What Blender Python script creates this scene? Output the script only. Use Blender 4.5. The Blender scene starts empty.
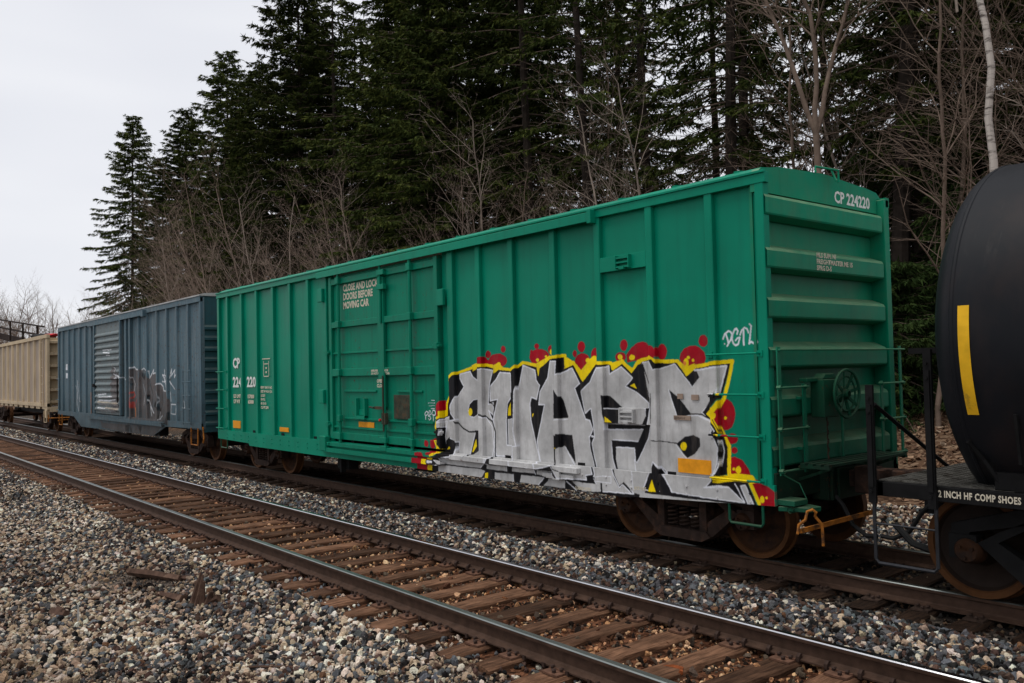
import bpy, bmesh, math, random
import numpy as np
from mathutils import Vector, Matrix
random.seed(7); rng = np.random.default_rng(7)
PI = math.pi
sc = bpy.context.scene
C = sc.collection

# ---------------------------------------------------------------- camera
cd = bpy.data.cameras.new('camera'); cam = bpy.data.objects.new('camera', cd); C.objects.link(cam)
FW = Vector((-0.77218632, 0.63450858, 0.03357301)); RT = Vector((0.63411555, 0.77290648, -0.0226504)); UP = Vector((0.04032067, -0.00379884, 0.99917957))
m = Matrix.Identity(4)
for i in range(3): m[i][0] = RT[i]; m[i][1] = UP[i]; m[i][2] = -FW[i]
m[2][3] = 2.13994
cam.matrix_world = m
cd.sensor_width = 36; cd.lens = 856.8767/1024*36; cd.clip_start = 0.05; cd.clip_end = 5000
sc.camera = cam

# ---------------------------------------------------------------- sky, sun, exposure
w = bpy.data.worlds.new('World'); sc.world = w; w.use_nodes = True
nt = w.node_tree; nt.nodes.clear()
o = nt.nodes.new('ShaderNodeOutputWorld'); bg = nt.nodes.new('ShaderNodeBackground'); bg.inputs[1].default_value = 0.1
sky = nt.nodes.new('ShaderNodeTexSky'); sky.sky_type = 'NISHITA'; sky.sun_disc = False
sky.sun_elevation = math.radians(72); sky.sun_rotation = math.radians(195)
tc = nt.nodes.new('ShaderNodeTexCoord'); mp = nt.nodes.new('ShaderNodeMapping'); mp.inputs['Scale'].default_value = (1.2, 1.2, 5)
nz = nt.nodes.new('ShaderNodeTexNoise'); nz.inputs['Scale'].default_value = 1.6; nz.inputs['Detail'].default_value = 3; nz.inputs['Roughness'].default_value = .45
cr = nt.nodes.new('ShaderNodeValToRGB'); cr.color_ramp.elements[0].position = .3; cr.color_ramp.elements[1].position = .75
cr.color_ramp.elements[0].color = (7.35, 7.5, 8.05, 1); cr.color_ramp.elements[1].color = (8.8, 8.85, 9.1, 1)
mx = nt.nodes.new('ShaderNodeMixRGB'); mx.inputs[0].default_value = .95
L = nt.links.new
L(tc.outputs['Generated'], mp.inputs[0]); L(mp.outputs[0], nz.inputs['Vector']); L(nz.outputs['Fac'], cr.inputs[0])
L(sky.outputs[0], mx.inputs[1]); L(cr.outputs[0], mx.inputs[2]); L(mx.outputs[0], bg.inputs[0]); L(bg.outputs[0], o.inputs[0])
sd = bpy.data.lights.new('sun', 'SUN'); sd.energy = 1.5; sd.angle = math.radians(35); sd.color = (1, .97, .92)
so = bpy.data.objects.new('sun', sd); C.objects.link(so)
el, az = math.radians(72), math.radians(195)
so.rotation_euler = Vector((math.sin(az)*math.cos(el), math.cos(az)*math.cos(el), math.sin(el))).to_track_quat('Z', 'Y').to_euler()
sc.view_settings.view_transform = 'Standard'; sc.view_settings.look = 'None'; sc.view_settings.exposure = .12; sc.view_settings.gamma = 1
sc.cycles.max_bounces = 5; sc.cycles.diffuse_bounces = 3; sc.cycles.glossy_bounces = 2

# ---------------------------------------------------------------- helpers
class MB:
    def __init__(s): s.v = []; s.f = []; s.mi = []
    def add(s, v, f, mi=0):
        b = len(s.v); s.v += [tuple(p) for p in v]; s.f += [tuple(i+b for i in q) for q in f]; s.mi += [mi]*len(f); return s
    def box(s, x0, x1, y0, y1, z0, z1, mi=0):
        if x0 > x1: x0, x1 = x1, x0
        if y0 > y1: y0, y1 = y1, y0
        if z0 > z1: z0, z1 = z1, z0
        return s.add([(x0,y0,z0),(x1,y0,z0),(x1,y1,z0),(x0,y1,z0),(x0,y0,z1),(x1,y0,z1),(x1,y1,z1),(x0,y1,z1)],
              [(0,3,2,1),(4,5,6,7),(0,1,5,4),(1,2,6,5),(2,3,7,6),(3,0,4,7)], mi)
    def bar(s, a, b, wd, ht, mi=0, up=(0,0,1)):
        a = Vector(a); b = Vector(b); d = (b-a).normalized(); u = Vector(up)
        if abs(d.dot(u)) > .98: u = Vector((0,1,0))
        x = d.cross(u).normalized(); y = x.cross(d)
        P = []
        for q in (a, b):
            for sx, sy in ((-1,-1),(1,-1),(1,1),(-1,1)): P.append(q + x*sx*wd/2 + y*sy*ht/2)
        return s.add(P, [(3,2,1,0),(4,5,6,7),(0,1,5,4),(1,2,6,5),(2,3,7,6),(3,0,4,7)], mi)
    def tube(s, pts, r, n=6, mi=0, caps=True):
        pts = [Vector(p) for p in pts]; rs = r if isinstance(r, (list, tuple)) else [r]*len(pts)
        P = []; F = []; px = None
        for i, p in enumerate(pts):
            d = (pts[min(i+1, len(pts)-1)] - pts[max(i-1, 0)]).normalized()
            if px is None:
                px = d.cross(Vector((0,0,1)) if abs(d.z) < .9 else Vector((1,0,0))).normalized()
            px = (px - d*px.dot(d)).normalized(); py = d.cross(px)
            for k in range(n):
                a = 2*PI*k/n; P.append(p + (px*math.cos(a) + py*math.sin(a))*rs[i])
        for i in range(len(pts)-1):
            for k in range(n):
                k2 = (k+1) % n; F.append((i*n+k, i*n+k2, (i+1)*n+k2, (i+1)*n+k))
        if caps: F.append(tuple(range(n-1, -1, -1))); F.append(tuple((len(pts)-1)*n+k for k in range(n)))
        return s.add(P, F, mi)
    def prism(s, poly, axis, a, b, mi=0):
        """poly in the two other axes (order x,y,z without axis)"""
        def mk(p, c):
            return {'x': (c, p[0], p[1]), 'y': (p[0], c, p[1]), 'z': (p[0], p[1], c)}[axis]
        n = len(poly); P = [mk(p, a) for p in poly] + [mk(p, b) for p in poly]
        F = [tuple(range(n)), tuple(range(2*n-1, n-1, -1))] + [(i, i+n, (i+1) % n + n, (i+1) % n) for i in range(n)]
        return s.add(P, F, mi)
    def lathe(s, prof, cen, axis='y', n=32, mi=0):
        """prof: list of (along, radius)"""
        P = []; F = []
        for a, r in prof:
            for k in range(n):
                t = 2*PI*k/n; c, q = r*math.cos(t), r*math.sin(t)
                P.append({'y': (cen[0]+c, cen[1]+a, cen[2]+q), 'x': (cen[0]+a, cen[1]+c, cen[2]+q), 'z': (cen[0]+c, cen[1]+q, cen[2]+a)}[axis])
        for i in range(len(prof)-1):
            for k in range(n):
                k2 = (k+1) % n; F.append((i*n+k, i*n+k2, (i+1)*n+k2, (i+1)*n+k))
        return s.add(P, F, mi)
    def mesh(s, name, mats, smooth=False):
        me = bpy.data.meshes.new(name); me.from_pydata(s.v, [], s.f)
        if not isinstance(mats, (list, tuple)): mats = [mats]
        for q in mats: me.materials.append(q)
        if len(mats) > 1: me.polygons.foreach_set('material_index', s.mi)
        bm = bmesh.new(); bm.from_mesh(me); bmesh.ops.recalc_face_normals(bm, faces=bm.faces); bm.to_mesh(me); bm.free()
        if smooth:
            me.polygons.foreach_set('use_smooth', [True]*len(me.polygons)); me.set_sharp_from_angle(angle=math.radians(40))
        me.update(); return me
    def build(s, name, mats, parent=None, label=None, smooth=False, bevel=0, kind=None):
        me = s.mesh(name, mats, smooth); ob = link(name, me, parent, label, kind)
        if bevel:
            b = ob.modifiers.new('bevel', 'BEVEL'); b.width = bevel; b.segments = 1; b.limit_method = 'ANGLE'
        return ob
def link(name, data, parent=None, label=None, kind=None):
    ob = bpy.data.objects.new(name, data); C.objects.link(ob)
    if parent is not None: ob.parent = parent
    if label: ob['label'] = label
    if kind: ob['kind'] = kind
    return ob
def thing(name, label, cat, loc=(0,0,0), rotz=0, group=None, data=None):
    ob = bpy.data.objects.new(name, data); C.objects.link(ob)
    ob.location = loc; ob.rotation_euler = (0, 0, rotz); ob['label'] = label; ob['category'] = cat
    if group: ob['group'] = group
    return ob

# ---------------------------------------------------------------- materials
def new_mat(name):
    mt = bpy.data.materials.new(name); mt.use_nodes = True
    n = mt.node_tree; return mt, n, n.nodes['Principled BSDF']
def node(n, t, **k):
    x = n.nodes.new(t)
    for a, b in k.items(): setattr(x, a, b)
    return x
def coords(n, ref=None):
    t = node(n, 'ShaderNodeTexCoord')
    if ref is not None: t.object = ref
    return t.outputs['Object']
def noise(n, vec, scale, detail=4, rough=.55, stretch=None):
    if stretch:
        q = node(n, 'ShaderNodeMapping'); q.inputs['Scale'].default_value = stretch; n.links.new(vec, q.inputs[0]); vec = q.outputs[0]
    x = node(n, 'ShaderNodeTexNoise'); x.inputs['Scale'].default_value = scale; x.inputs['Detail'].default_value = detail; x.inputs['Roughness'].default_value = rough
    n.links.new(vec, x.inputs['Vector']); return x.outputs['Fac']
def ramp(n, fac, stops):
    r = node(n, 'ShaderNodeValToRGB'); e = r.color_ramp.elements
    while len(e) < len(stops): e.new(.5)
    for q, (p, c) in zip(e, stops):
        q.position = p; q.color = (c, c, c, 1) if isinstance(c, (int, float)) else (*c[:3], 1)
    n.links.new(fac, r.inputs[0]); return r.outputs[0]
def mix(n, fac, a, b, mode='MIX'):
    x = node(n, 'ShaderNodeMixRGB', blend_type=mode)
    for s_, v in ((0, fac), (1, a), (2, b)):
        if hasattr(v, 'links'): n.links.new(v, x.inputs[s_])
        elif isinstance(v, (int, float)): x.inputs[s_].default_value = v if s_ == 0 else (v, v, v, 1)
        else: x.inputs[s_].default_value = (*v[:3], 1)
    return x.outputs[0]
def bump(n, bs, h, strength=.3, dist=.01):
    b = node(n, 'ShaderNodeBump'); b.inputs['Strength'].default_value = strength; b.inputs['Distance'].default_value = dist
    n.links.new(h, b.inputs['Height']); n.links.new(b.outputs[0], bs.inputs['Normal'])
def simple(name, col, rough=.6, metal=0, var=.25, scale=8, bumps=.2, dirt=None, dirt_amt=.55):
    mt, n, b = new_mat(name); v = coords(n)
    f = noise(n, v, scale, 5)
    c = mix(n, ramp(n, f, [(.3, 0), (.7, 1)]), tuple(x*(1-var) for x in col), tuple(min(1, x*(1+var)) for x in col))
    if dirt:
        g = noise(n, v, scale*.6, 8, .7)
        c = mix(n, ramp(n, g, [(dirt_amt, 0), (dirt_amt+.12, 1)]), c, dirt)
    n.links.new(c, b.inputs['Base Color']); b.inputs['Roughness'].default_value = rough; b.inputs['Metallic'].default_value = metal; b.inputs['Specular IOR Level'].default_value = .12
    if bumps: bump(n, b, f, bumps, .01)
    return mt

def raster(data, x0, x1, z0, z1, res, CM):
    wd = int((x1-x0)/res); ht = int((z1-z0)/res); img = np.zeros((ht, wd, 4), np.float32)
    for tk in data.split(';'):
        k, c, q = tk.split('|'); q = np.array([[float(a) for a in t.split(',')] for t in q.split()])/200
        if k == 'p':
            a0 = max(int((q[:,0].min()-x0)/res)-1, 0); a1 = min(int((q[:,0].max()-x0)/res)+2, wd)
            b0 = max(int((q[:,1].min()-z0)/res)-1, 0); b1 = min(int((q[:,1].max()-z0)/res)+2, ht)
            if a1 <= a0 or b1 <= b0: continue
            X, Z = np.meshgrid(x0+(np.arange(a0, a1)+.5)*res, z0+(np.arange(b0, b1)+.5)*res); mk = np.zeros(X.shape, bool)
            for i in range(len(q)):
                ax, az_ = q[i]; bx, bz = q[(i+1) % len(q)]
                if az_ == bz: continue
                mk ^= ((az_ > Z) != (bz > Z)) & (X < (bx-ax)*(Z-az_)/(bz-az_)+ax)
            img[b0:b1, a0:a1][mk] = (*CM[c], 1)
        else:
            r = float(k[1:])/2
            for A, B in zip(q[:-1], q[1:]):
                a0 = max(int((min(A[0], B[0])-r-x0)/res)-1, 0); a1 = min(int((max(A[0], B[0])+r-x0)/res)+2, wd)
                b0 = max(int((min(A[1], B[1])-r-z0)/res)-1, 0); b1 = min(int((max(A[1], B[1])+r-z0)/res)+2, ht)
                if a1 <= a0 or b1 <= b0: continue
                X, Z = np.meshgrid(x0+(np.arange(a0, a1)+.5)*res, z0+(np.arange(b0, b1)+.5)*res)
                d = B-A; t = np.clip(((X-A[0])*d[0]+(Z-A[1])*d[1])/max(d@d, 1e-9), 0, 1)
                mk = (X-A[0]-t*d[0])**2+(Z-A[1]-t*d[1])**2 < r*r
                img[b0:b1, a0:a1][mk] = (*CM[c], 1)
    # soften the edges a little, as sprayed paint is
    pm = img.copy(); pm[..., :3] *= pm[..., 3:]
    for _ in range(1):
        for ax in (0, 1):
            pm = (np.roll(pm, 1, ax)+2*pm+np.roll(pm, -1, ax))/4
    al = np.maximum(pm[..., 3:], 1e-4); img = np.concatenate([pm[..., :3]/al, pm[..., 3:]], 2)
    return img
def paint_image(name, arr):
    h_, w_ = arr.shape[:2]
    im = bpy.data.images.new(name, w_, h_, alpha=True, float_buffer=True); im.colorspace_settings.name = 'Linear Rec.709'
    im.alpha_mode = 'CHANNEL_PACKED'
    im.pixels.foreach_set(np.ascontiguousarray(arr[:, ::-1], np.float32).ravel()); im.update(); im.pack()
    return im
def car_paint(name, ref, col, rough, graf=None, rust=(.09,.03,.012), rust_at=.68, streak=.42, dust_highlight=None, fade=None, halfw=1.298, worn=False, grime=None):
    mt, n, b = new_mat(name); v = coords(n, ref)
    f = noise(n, v, .9, 4); c = mix(n, ramp(n, f, [(.3, 0), (.7, 1)]), tuple(x*.86 for x in col), tuple(x*1.14 for x in col))
    st = noise(n, v, 3.2, 6, .65, (3, 3, .16))
    c = mix(n, ramp(n, st, [(.5, 0), (.72, streak)]), c, fade or tuple(x*.6+.004 for x in col))
    sp = noise(n, v, 14, 10, .75)
    if graf is not None:
        im, (x0, x1, z0, z1) = graf
        sx = node(n, 'ShaderNodeSeparateXYZ'); n.links.new(v, sx.inputs[0])
        def mr(val, a, b_):
            q = node(n, 'ShaderNodeMapRange'); q.clamp = False
            q.inputs['From Min'].default_value = a; q.inputs['From Max'].default_value = b_; n.links.new(val, q.inputs['Value']); return q.outputs[0]
        cb = node(n, 'ShaderNodeCombineXYZ'); n.links.new(mr(sx.outputs[0], -x1, -x0), cb.inputs[0]); n.links.new(mr(sx.outputs[2], z0, z1), cb.inputs[1])
        ti = node(n, 'ShaderNodeTexImage', image=im, extension='CLIP', interpolation='Linear'); 
        wn = node(n, 'ShaderNodeTexNoise'); wn.inputs['Scale'].default_value = 9; wn.inputs['Detail'].default_value = 5; wn.inputs['Roughness'].default_value = .65; n.links.new(v, wn.inputs['Vector'])
        w2 = node(n, 'ShaderNodeVectorMath', operation='SUBTRACT'); n.links.new(wn.outputs['Color'], w2.inputs[0]); w2.inputs[1].default_value = (.5, .5, .5)
        w3 = node(n, 'ShaderNodeVectorMath', operation='MULTIPLY'); n.links.new(w2.outputs[0], w3.inputs[0]); w3.inputs[1].default_value = (.02/(x1-x0), .02/(z1-z0), 0)
        w4 = node(n, 'ShaderNodeVectorMath', operation='ADD'); n.links.new(w3.outputs[0], w4.inputs[0]); n.links.new(cb.outputs[0], w4.inputs[1]); n.links.new(w4.outputs[0], ti.inputs[0])
        fr = node(n, 'ShaderNodeMath', operation='LESS_THAN'); n.links.new(sx.outputs[1], fr.inputs[0]); fr.inputs[1].default_value = -halfw+.16
        al = node(n, 'ShaderNodeMath', operation='MULTIPLY'); n.links.new(ti.outputs['Alpha'], al.inputs[0]); n.links.new(fr.outputs[0], al.inputs[1])
        gn = mix(n, 1, ti.outputs['Color'], ramp(n, noise(n, v, 2.0, 8, .68), [(.28, .66), (.5, .98), (.70, 1.3)]), 'MULTIPLY')
        gn = mix(n, ramp(n, noise(n, v, 5, 8, .7, (2.5, 2.5, .4)), [(.52, 0), (.78, .45)]), gn, (.12, .10, .085))
        av = al.outputs[0]
        if worn: av = mix(n, 1, av, ramp(n, noise(n, v, 3.5, 8, .72, (1.6, 1.6, .7)), [(.30, .15), (.50, 1)]), 'MULTIPLY')
        c = mix(n, av, c, gn)
    if dust_highlight:
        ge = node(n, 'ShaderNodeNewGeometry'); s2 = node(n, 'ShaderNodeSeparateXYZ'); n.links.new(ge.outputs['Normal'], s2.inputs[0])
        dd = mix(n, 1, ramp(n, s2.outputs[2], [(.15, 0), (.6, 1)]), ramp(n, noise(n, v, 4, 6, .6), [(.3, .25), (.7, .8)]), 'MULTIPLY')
        c = mix(n, dd, c, dust_highlight)  # paler up-facing faces: rib-top highlights put into the colour, along with dust
        gr = mix(n, ramp(n, noise(n, v, 2.2, 7, .7, (1, 1, .8)), [(.42, 0), (.72, .75)]), c, tuple(x*.5 for x in dust_highlight))
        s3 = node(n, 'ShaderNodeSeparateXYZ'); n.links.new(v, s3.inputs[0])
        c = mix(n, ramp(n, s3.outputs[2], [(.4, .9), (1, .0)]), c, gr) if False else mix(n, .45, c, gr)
    if grime:
        s4 = node(n, 'ShaderNodeSeparateXYZ'); n.links.new(v, s4.inputs[0]); ad = node(n, 'ShaderNodeMath', operation='MULTIPLY_ADD')
        n.links.new(noise(n, v, 1.7, 6, .7), ad.inputs[0]); ad.inputs[1].default_value = 2.2; n.links.new(s4.outputs[2], ad.inputs[2])
        q = node(n, 'ShaderNodeMapRange'); q.inputs['From Min'].default_value = grime[0]; q.inputs['From Max'].default_value = grime[1]; q.inputs['To Min'].default_value = grime[2]; q.inputs['To Max'].default_value = 0; n.links.new(ad.outputs[0], q.inputs['Value'])
        c = mix(n, q.outputs[0], c, (.010, .013, .010))
    c = mix(n, ramp(n, sp, [(rust_at, 0), (rust_at+.05, .8)]), c, rust)
    n.links.new(c, b.inputs['Base Color'])
    n.links.new(ramp(n, f, [(.3, rough-.07), (.7, rough+.1)]), b.inputs['Roughness'])
    b.inputs['Specular IOR Level'].default_value = .10
    bump(n, b, mix(n, .15, noise(n, v, 1.3, 3), sp), .25, .012)
    return mt
FONT_CACHE = {}
def text_mesh(s, size, xs=.8, bold=0, spacing=1.0, line=1.0, align='LEFT'):
    cu = bpy.data.curves.new('lettering', 'FONT'); cu.body = s; cu.size = size; cu.offset = bold; cu.space_character = spacing; cu.space_line = line; cu.align_x = align
    cu.resolution_u = 2
    ob = bpy.data.objects.new('lettering', cu); C.objects.link(ob)
    dg = bpy.context.evaluated_depsgraph_get(); dg.update()
    me = bpy.data.meshes.new_from_object(ob.evaluated_get(dg)); bpy.data.objects.remove(ob); bpy.data.curves.remove(cu)
    for v in me.vertices: v.co.x *= xs
    me.materials.clear(); return me
def text(s, mat_, parent, loc, face, size, name='lettering', fit=None, **k):
    """face 'y-' : reads along +X, looking along +Y; 'x+' : reads along +Y, looking along -X"""
    me = text_mesh(s, size, **k); me.materials.append(mat_); me.name = name
    if fit:   # scale to a box (width, height) whose lower left corner is loc
        xs_ = [v.co.x for v in me.vertices]; ys_ = [v.co.y for v in me.vertices]; x0, x1, y0, y1 = min(xs_), max(xs_), min(ys_), max(ys_)
        for v in me.vertices: v.co.x = (v.co.x-x0)/(x1-x0)*fit[0]; v.co.y = (v.co.y-y0)/(y1-y0)*fit[1]
    for v in me.vertices:
        a, b = v.co.x, v.co.y
        v.co = (loc[0]+a, loc[1], loc[2]+b) if face == 'y-' else (loc[0], loc[1]+a, loc[2]+b)
    return link(name, me, parent)

# ---------------------------------------------------------------- ground
TR1, TR2 = 5.285, 8.936          # centre lines of the two tracks
def gz(x, y):
    y = np.asarray(y, float); x = np.asarray(x, float)
    z = np.interp(y, [-60, 1, 2.9, 3.85, 4.0, 6.65, 6.95, 7.35, 7.7, 10.3, 11, 13, 16, 20, 24, 60, 300],
                     [-.55, -.5, -.42, -.27, -.235, -.235, -.17, -.17, -.235, -.235, -.33, -.5, .1, 1.0, 1.5, 1.9, 1.9])
    near = np.exp(-((x+12)/80)**2)
    z = z + .02*np.sin(x*1.7+y*2.1)*np.sin(x*.6-y*1.3)*(((y < 3.6) | (y > 10.8)) * 1.0)
    z = z + .12*np.sin(x*.31+y*.5)*np.sin(y*.4-x*.13)*(y > 14)
    return z
xs = np.concatenate([-np.geomspace(1600, 70, 24), np.arange(-68, 12, .4), np.geomspace(13, 1600, 26)])
ysl = np.concatenate([-np.geomspace(1600, 12, 20), np.arange(-10, 3, .5), np.arange(3, 14, .12), np.arange(14, 40, .6), np.geomspace(41, 1600, 30)])
X, Y = np.meshgrid(xs, ysl); Z = gz(X, Y)
nx, ny = len(xs), len(ysl)
me = bpy.data.meshes.new('ground')
idx = np.arange(nx*ny).reshape(ny, nx)
F = np.stack([idx[:-1, :-1], idx[:-1, 1:], idx[1:, 1:], idx[1:, :-1]], -1).reshape(-1, 4)
me.from_pydata(np.stack([X.ravel(), Y.ravel(), Z.ravel()], 1).tolist(), [], F.tolist()); me.polygons.foreach_set('use_smooth', [True]*len(me.polygons))
mt, n, b = new_mat('ground_soil'); v = coords(n); s_ = node(n, 'ShaderNodeSeparateXYZ'); n.links.new(v, s_.inputs[0])
yy = node(n, 'ShaderNodeMath', operation='MULTIPLY_ADD'); n.links.new(noise(n, v, .5, 4), yy.inputs[0]); yy.inputs[1].default_value = 2.2; n.links.new(s_.outputs[1], yy.inputs[2])
def rng_(val, a, bb):
    q = node(n, 'ShaderNodeMapRange'); q.inputs['From Min'].default_value = a; q.inputs['From Max'].default_value = bb; n.links.new(val, q.inputs['Value']); return q.outputs[0]
vo = node(n, 'ShaderNodeTexVoronoi'); vo.inputs['Scale'].default_value = 28; n.links.new(v, vo.inputs['Vector'])
grav = ramp(n, vo.outputs['Color'], [(.15, (.018, .015, .013)), (.5, (.06, .047, .038)), (.8, (.13, .105, .085))])
fine = ramp(n, noise(n, v, 60, 4, .7), [(.3, .6), (.7, 1.5)])
grav = mix(n, 1, grav, fine, 'MULTIPLY')
vl = node(n, 'ShaderNodeTexVoronoi'); vl.inputs['Scale'].default_value = 13; n.links.new(v, vl.inputs['Vector'])
leaf = mix(n, 1, ramp(n, vl.outputs['Color'], [(.2, (.05, .028, .018)), (.55, (.13, .075, .045)), (.85, (.25, .17, .11))]), ramp(n, noise(n, v, 2.5, 6, .7), [(.3, .55), (.7, 1.25)]), 'MULTIPLY')
# dark strip under the train: its shade painted into the soil, with oil
oil_shade = mix(n, 1, rng_(s_.outputs[1], 7.9, 8.1), rng_(s_.outputs[1], 10.2, 9.8), 'MULTIPLY')
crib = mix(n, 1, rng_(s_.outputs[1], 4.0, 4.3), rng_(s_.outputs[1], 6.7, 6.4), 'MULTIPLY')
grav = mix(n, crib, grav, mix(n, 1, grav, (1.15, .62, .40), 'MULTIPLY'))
c = mix(n, oil_shade, grav, mix(n, .75, grav, (.005, .0042, .004)))
c = mix(n, rng_(yy.outputs[0], 14.3, 15.2), c, leaf)
n.links.new(c, b.inputs['Base Color']); b.inputs['Roughness'].default_value = .95; b.inputs['Specular IOR Level'].default_value = .05
bump(n, b, mix(n, .5, vo.outputs['Distance'], noise(n, v, 40, 3)), .8, .03)
me.materials.append(mt)
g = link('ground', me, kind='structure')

# ---------------------------------------------------------------- loose stones (instances on points)
def stone_material():
    mt, n, b = new_mat('crushed_stone')
    a = node(n, 'ShaderNodeAttribute', attribute_type='INSTANCER', attribute_name='col')
    v = coords(n)
    f = noise(n, v, 2.5, 5, .65)
    c = mix(n, 1, a.outputs['Color'], ramp(n, f, [(.3, .65), (.7, 1.3)]), 'MULTIPLY')
    n.links.new(c, b.inputs['Base Color']); b.inputs['Roughness'].default_value = .9; b.inputs['Specular IOR Level'].default_value = .12; bump(n, b, f, .4, .05)
    return mt
STONE = stone_material()
def scatter(name, P, R, S, COL, label=None, mat_=STONE, kind_='stone'):
    k = len(P); me = bpy.data.meshes.new(name); me.vertices.add(k); me.vertices.foreach_set('co', np.asarray(P, np.float32).ravel())
    for nm, ty, dat in (('rot', 'FLOAT_VECTOR', R), ('scl', 'FLOAT_VECTOR', S), ('col', 'FLOAT_COLOR', np.concatenate([COL, np.ones((k, 1))], 1))):
        at = me.attributes.new(nm, ty, 'POINT'); at.data.foreach_set('color' if ty == 'FLOAT_COLOR' else 'vector', np.asarray(dat, np.float32).ravel())
    at = me.attributes.new('vr', 'INT', 'POINT'); at.data.foreach_set('value', rng.integers(0, 6, k).astype(np.int32))
    me.materials.append(mat_)
    ob = link(name, me, label=label, kind='stuff')
    ng = bpy.data.node_groups.new(name, 'GeometryNodeTree')
    ng.interface.new_socket('Geometry', in_out='INPUT', socket_type='NodeSocketGeometry'); ng.interface.new_socket('Geometry', in_out='OUTPUT', socket_type='NodeSocketGeometry')
    N = ng.nodes.new; K = ng.links.new
    gi, go = N('NodeGroupInput'), N('NodeGroupOutput'); gti = N('GeometryNodeGeometryToInstance')
    for i in range(6):
        if kind_ == 'stone':
            p = N('GeometryNodeMeshIcoSphere'); p.inputs['Radius'].default_value = 1; p.inputs['Subdivisions'].default_value = 2
            amp = 1.15
        else:
            p = N('GeometryNodeMeshGrid'); p.inputs['Size X'].default_value = 1; p.inputs['Size Y'].default_value = .7; p.inputs['Vertices X'].default_value = 3; p.inputs['Vertices Y'].default_value = 3; amp = .7
        sp = N('GeometryNodeSetPosition'); K(p.outputs['Mesh'], sp.inputs['Geometry'])
        ps = N('GeometryNodeInputPosition'); ad = N('ShaderNodeVectorMath'); ad.operation = 'ADD'; ad.inputs[1].default_value = (i*7.3, i*3.1, 0); K(ps.outputs[0], ad.inputs[0])
        nz = N('ShaderNodeTexNoise'); nz.inputs['Scale'].default_value = .9; nz.inputs['Detail'].default_value = 1; K(ad.outputs[0], nz.inputs['Vector'])
        sb = N('ShaderNodeVectorMath'); sb.operation = 'SUBTRACT'; sb.inputs[1].default_value = (.5, .5, .5); K(nz.outputs['Color'], sb.inputs[0])
        ml = N('ShaderNodeVectorMath'); ml.operation = 'SCALE'; ml.inputs['Scale'].default_value = amp*1.6; K(sb.outputs[0], ml.inputs[0]); K(ml.outputs[0], sp.inputs['Offset'])
        sm = N('GeometryNodeSetMaterial'); sm.inputs['Material'].default_value = mat_; K(sp.outputs[0], sm.inputs[0])
        sh = N('GeometryNodeSetShadeSmooth'); sh.inputs['Shade Smooth'].default_value = False; K(sm.outputs[0], sh.inputs[0])
        K(sh.outputs[0], gti.inputs[0])
    ip = N('GeometryNodeInstanceOnPoints'); K(gi.outputs[0], ip.inputs['Points']); K(gti.outputs[0], ip.inputs['Instance']); ip.inputs['Pick Instance'].default_value = True
    def attr(nm, ty):
        q = N('GeometryNodeInputNamedAttribute'); q.data_type = ty; q.inputs['Name'].default_value = nm; return q.outputs['Attribute']
    K(attr('vr', 'INT'), ip.inputs['Instance Index']); K(attr('rot', 'FLOAT_VECTOR'), ip.inputs['Rotation']); K(attr('scl', 'FLOAT_VECTOR'), ip.inputs['Scale'])
    K(ip.outputs[0], go.inputs[0])
    md = ob.modifiers.new('scatter', 'NODES'); md.node_group = ng
    return ob
def palette(k, tan, cols=None):
    """tan: share of pale tan stones (array)"""
    r = rng.random(k); base = np.empty((k, 3))
    grey = np.array([.085, .086, .088]); dark = np.array([.016, .015, .015]); brown = np.array([.095, .058, .044]); tanc = np.array([.46, .35, .245]); white = np.array([.70, .61, .50]); blue = np.array([.125, .138, .145]); rust = np.array([.13, .065, .035])
    t = np.asarray(tan)*np.ones(k)
    for i, (cc, p) in enumerate(((tanc, t*.62), (white, t*.36), (rust, .02+0*t))):
        pass
    cum = np.stack([t*.62, t*.36, .025+0*t, (1-t)*.26, (1-t)*.28, (1-t)*.27, (1-t)*.19], 1); cum /= cum.sum(1, keepdims=True); cum = cum.cumsum(1)
    tab = np.stack([tanc, white, rust, grey, dark, brown, blue])
    ii = (r[:, None] > cum).sum(1).clip(0, 6)
    base = tab[ii]*(.65+.7*rng.random((k, 1)))*(1+.1*(rng.random((k, 3))-.5))
    return base.clip(0, .8)
def wave(x, y, a=.9, ph=0):
    return .5+.5*np.sin(x*a+ph+1.3*np.sin(y*1.9+ph))*np.cos(y*a*1.4-ph+np.sin(x*.7))
def strip(x0, x1, y0, y1, dens, smin, smax, tanf, lift=.3, keep=None):
    k = int(abs(x1-x0)*(y1-y0)*dens); x = rng.uniform(x0, x1, k); y = rng.uniform(y0, y1, k)
    if keep is not None: q = keep(x, y); x, y = x[q], y[q]; k = len(x)
    s = smin+(smax-smin)*rng.random(k)**1.8
    z = gz(x, y)+s*lift+rng.random(k)*s*.5
    return np.stack([x, y, z], 1), rng.uniform(0, 2*PI, (k, 3)), np.stack([s*rng.uniform(.75, 1.2, k), s*rng.uniform(.6, 1, k), s*rng.uniform(.5, .85, k)], 1), palette(k, tanf(x, y))
def cat(*a): return [np.concatenate(q) for q in zip(*a)]
def tf(x, y): return np.clip(.12+.36*wave(x, y, .55, 1)+.24*np.clip((3.2-y)/2, 0, 1)+.08*np.clip((-x-8)/10, 0, 1), 0, .75)
def kf(x, y):
    p = wave(x, y, 1.3, 5)*wave(x, y, 3.1, 2)**.5
    drop = np.where(p > .62, .75, .0)+.9*np.exp(-((x+8.7)**2/.5+(y-1.35)**2/.12))+.8*np.exp(-((x+10.9)**2/1.2+(y-3.25)**2/.10))+.7*np.exp(-((x+9.3)**2/.4+(y-3.2)**2/.05))
    return rng.random(len(x)) > drop
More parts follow.
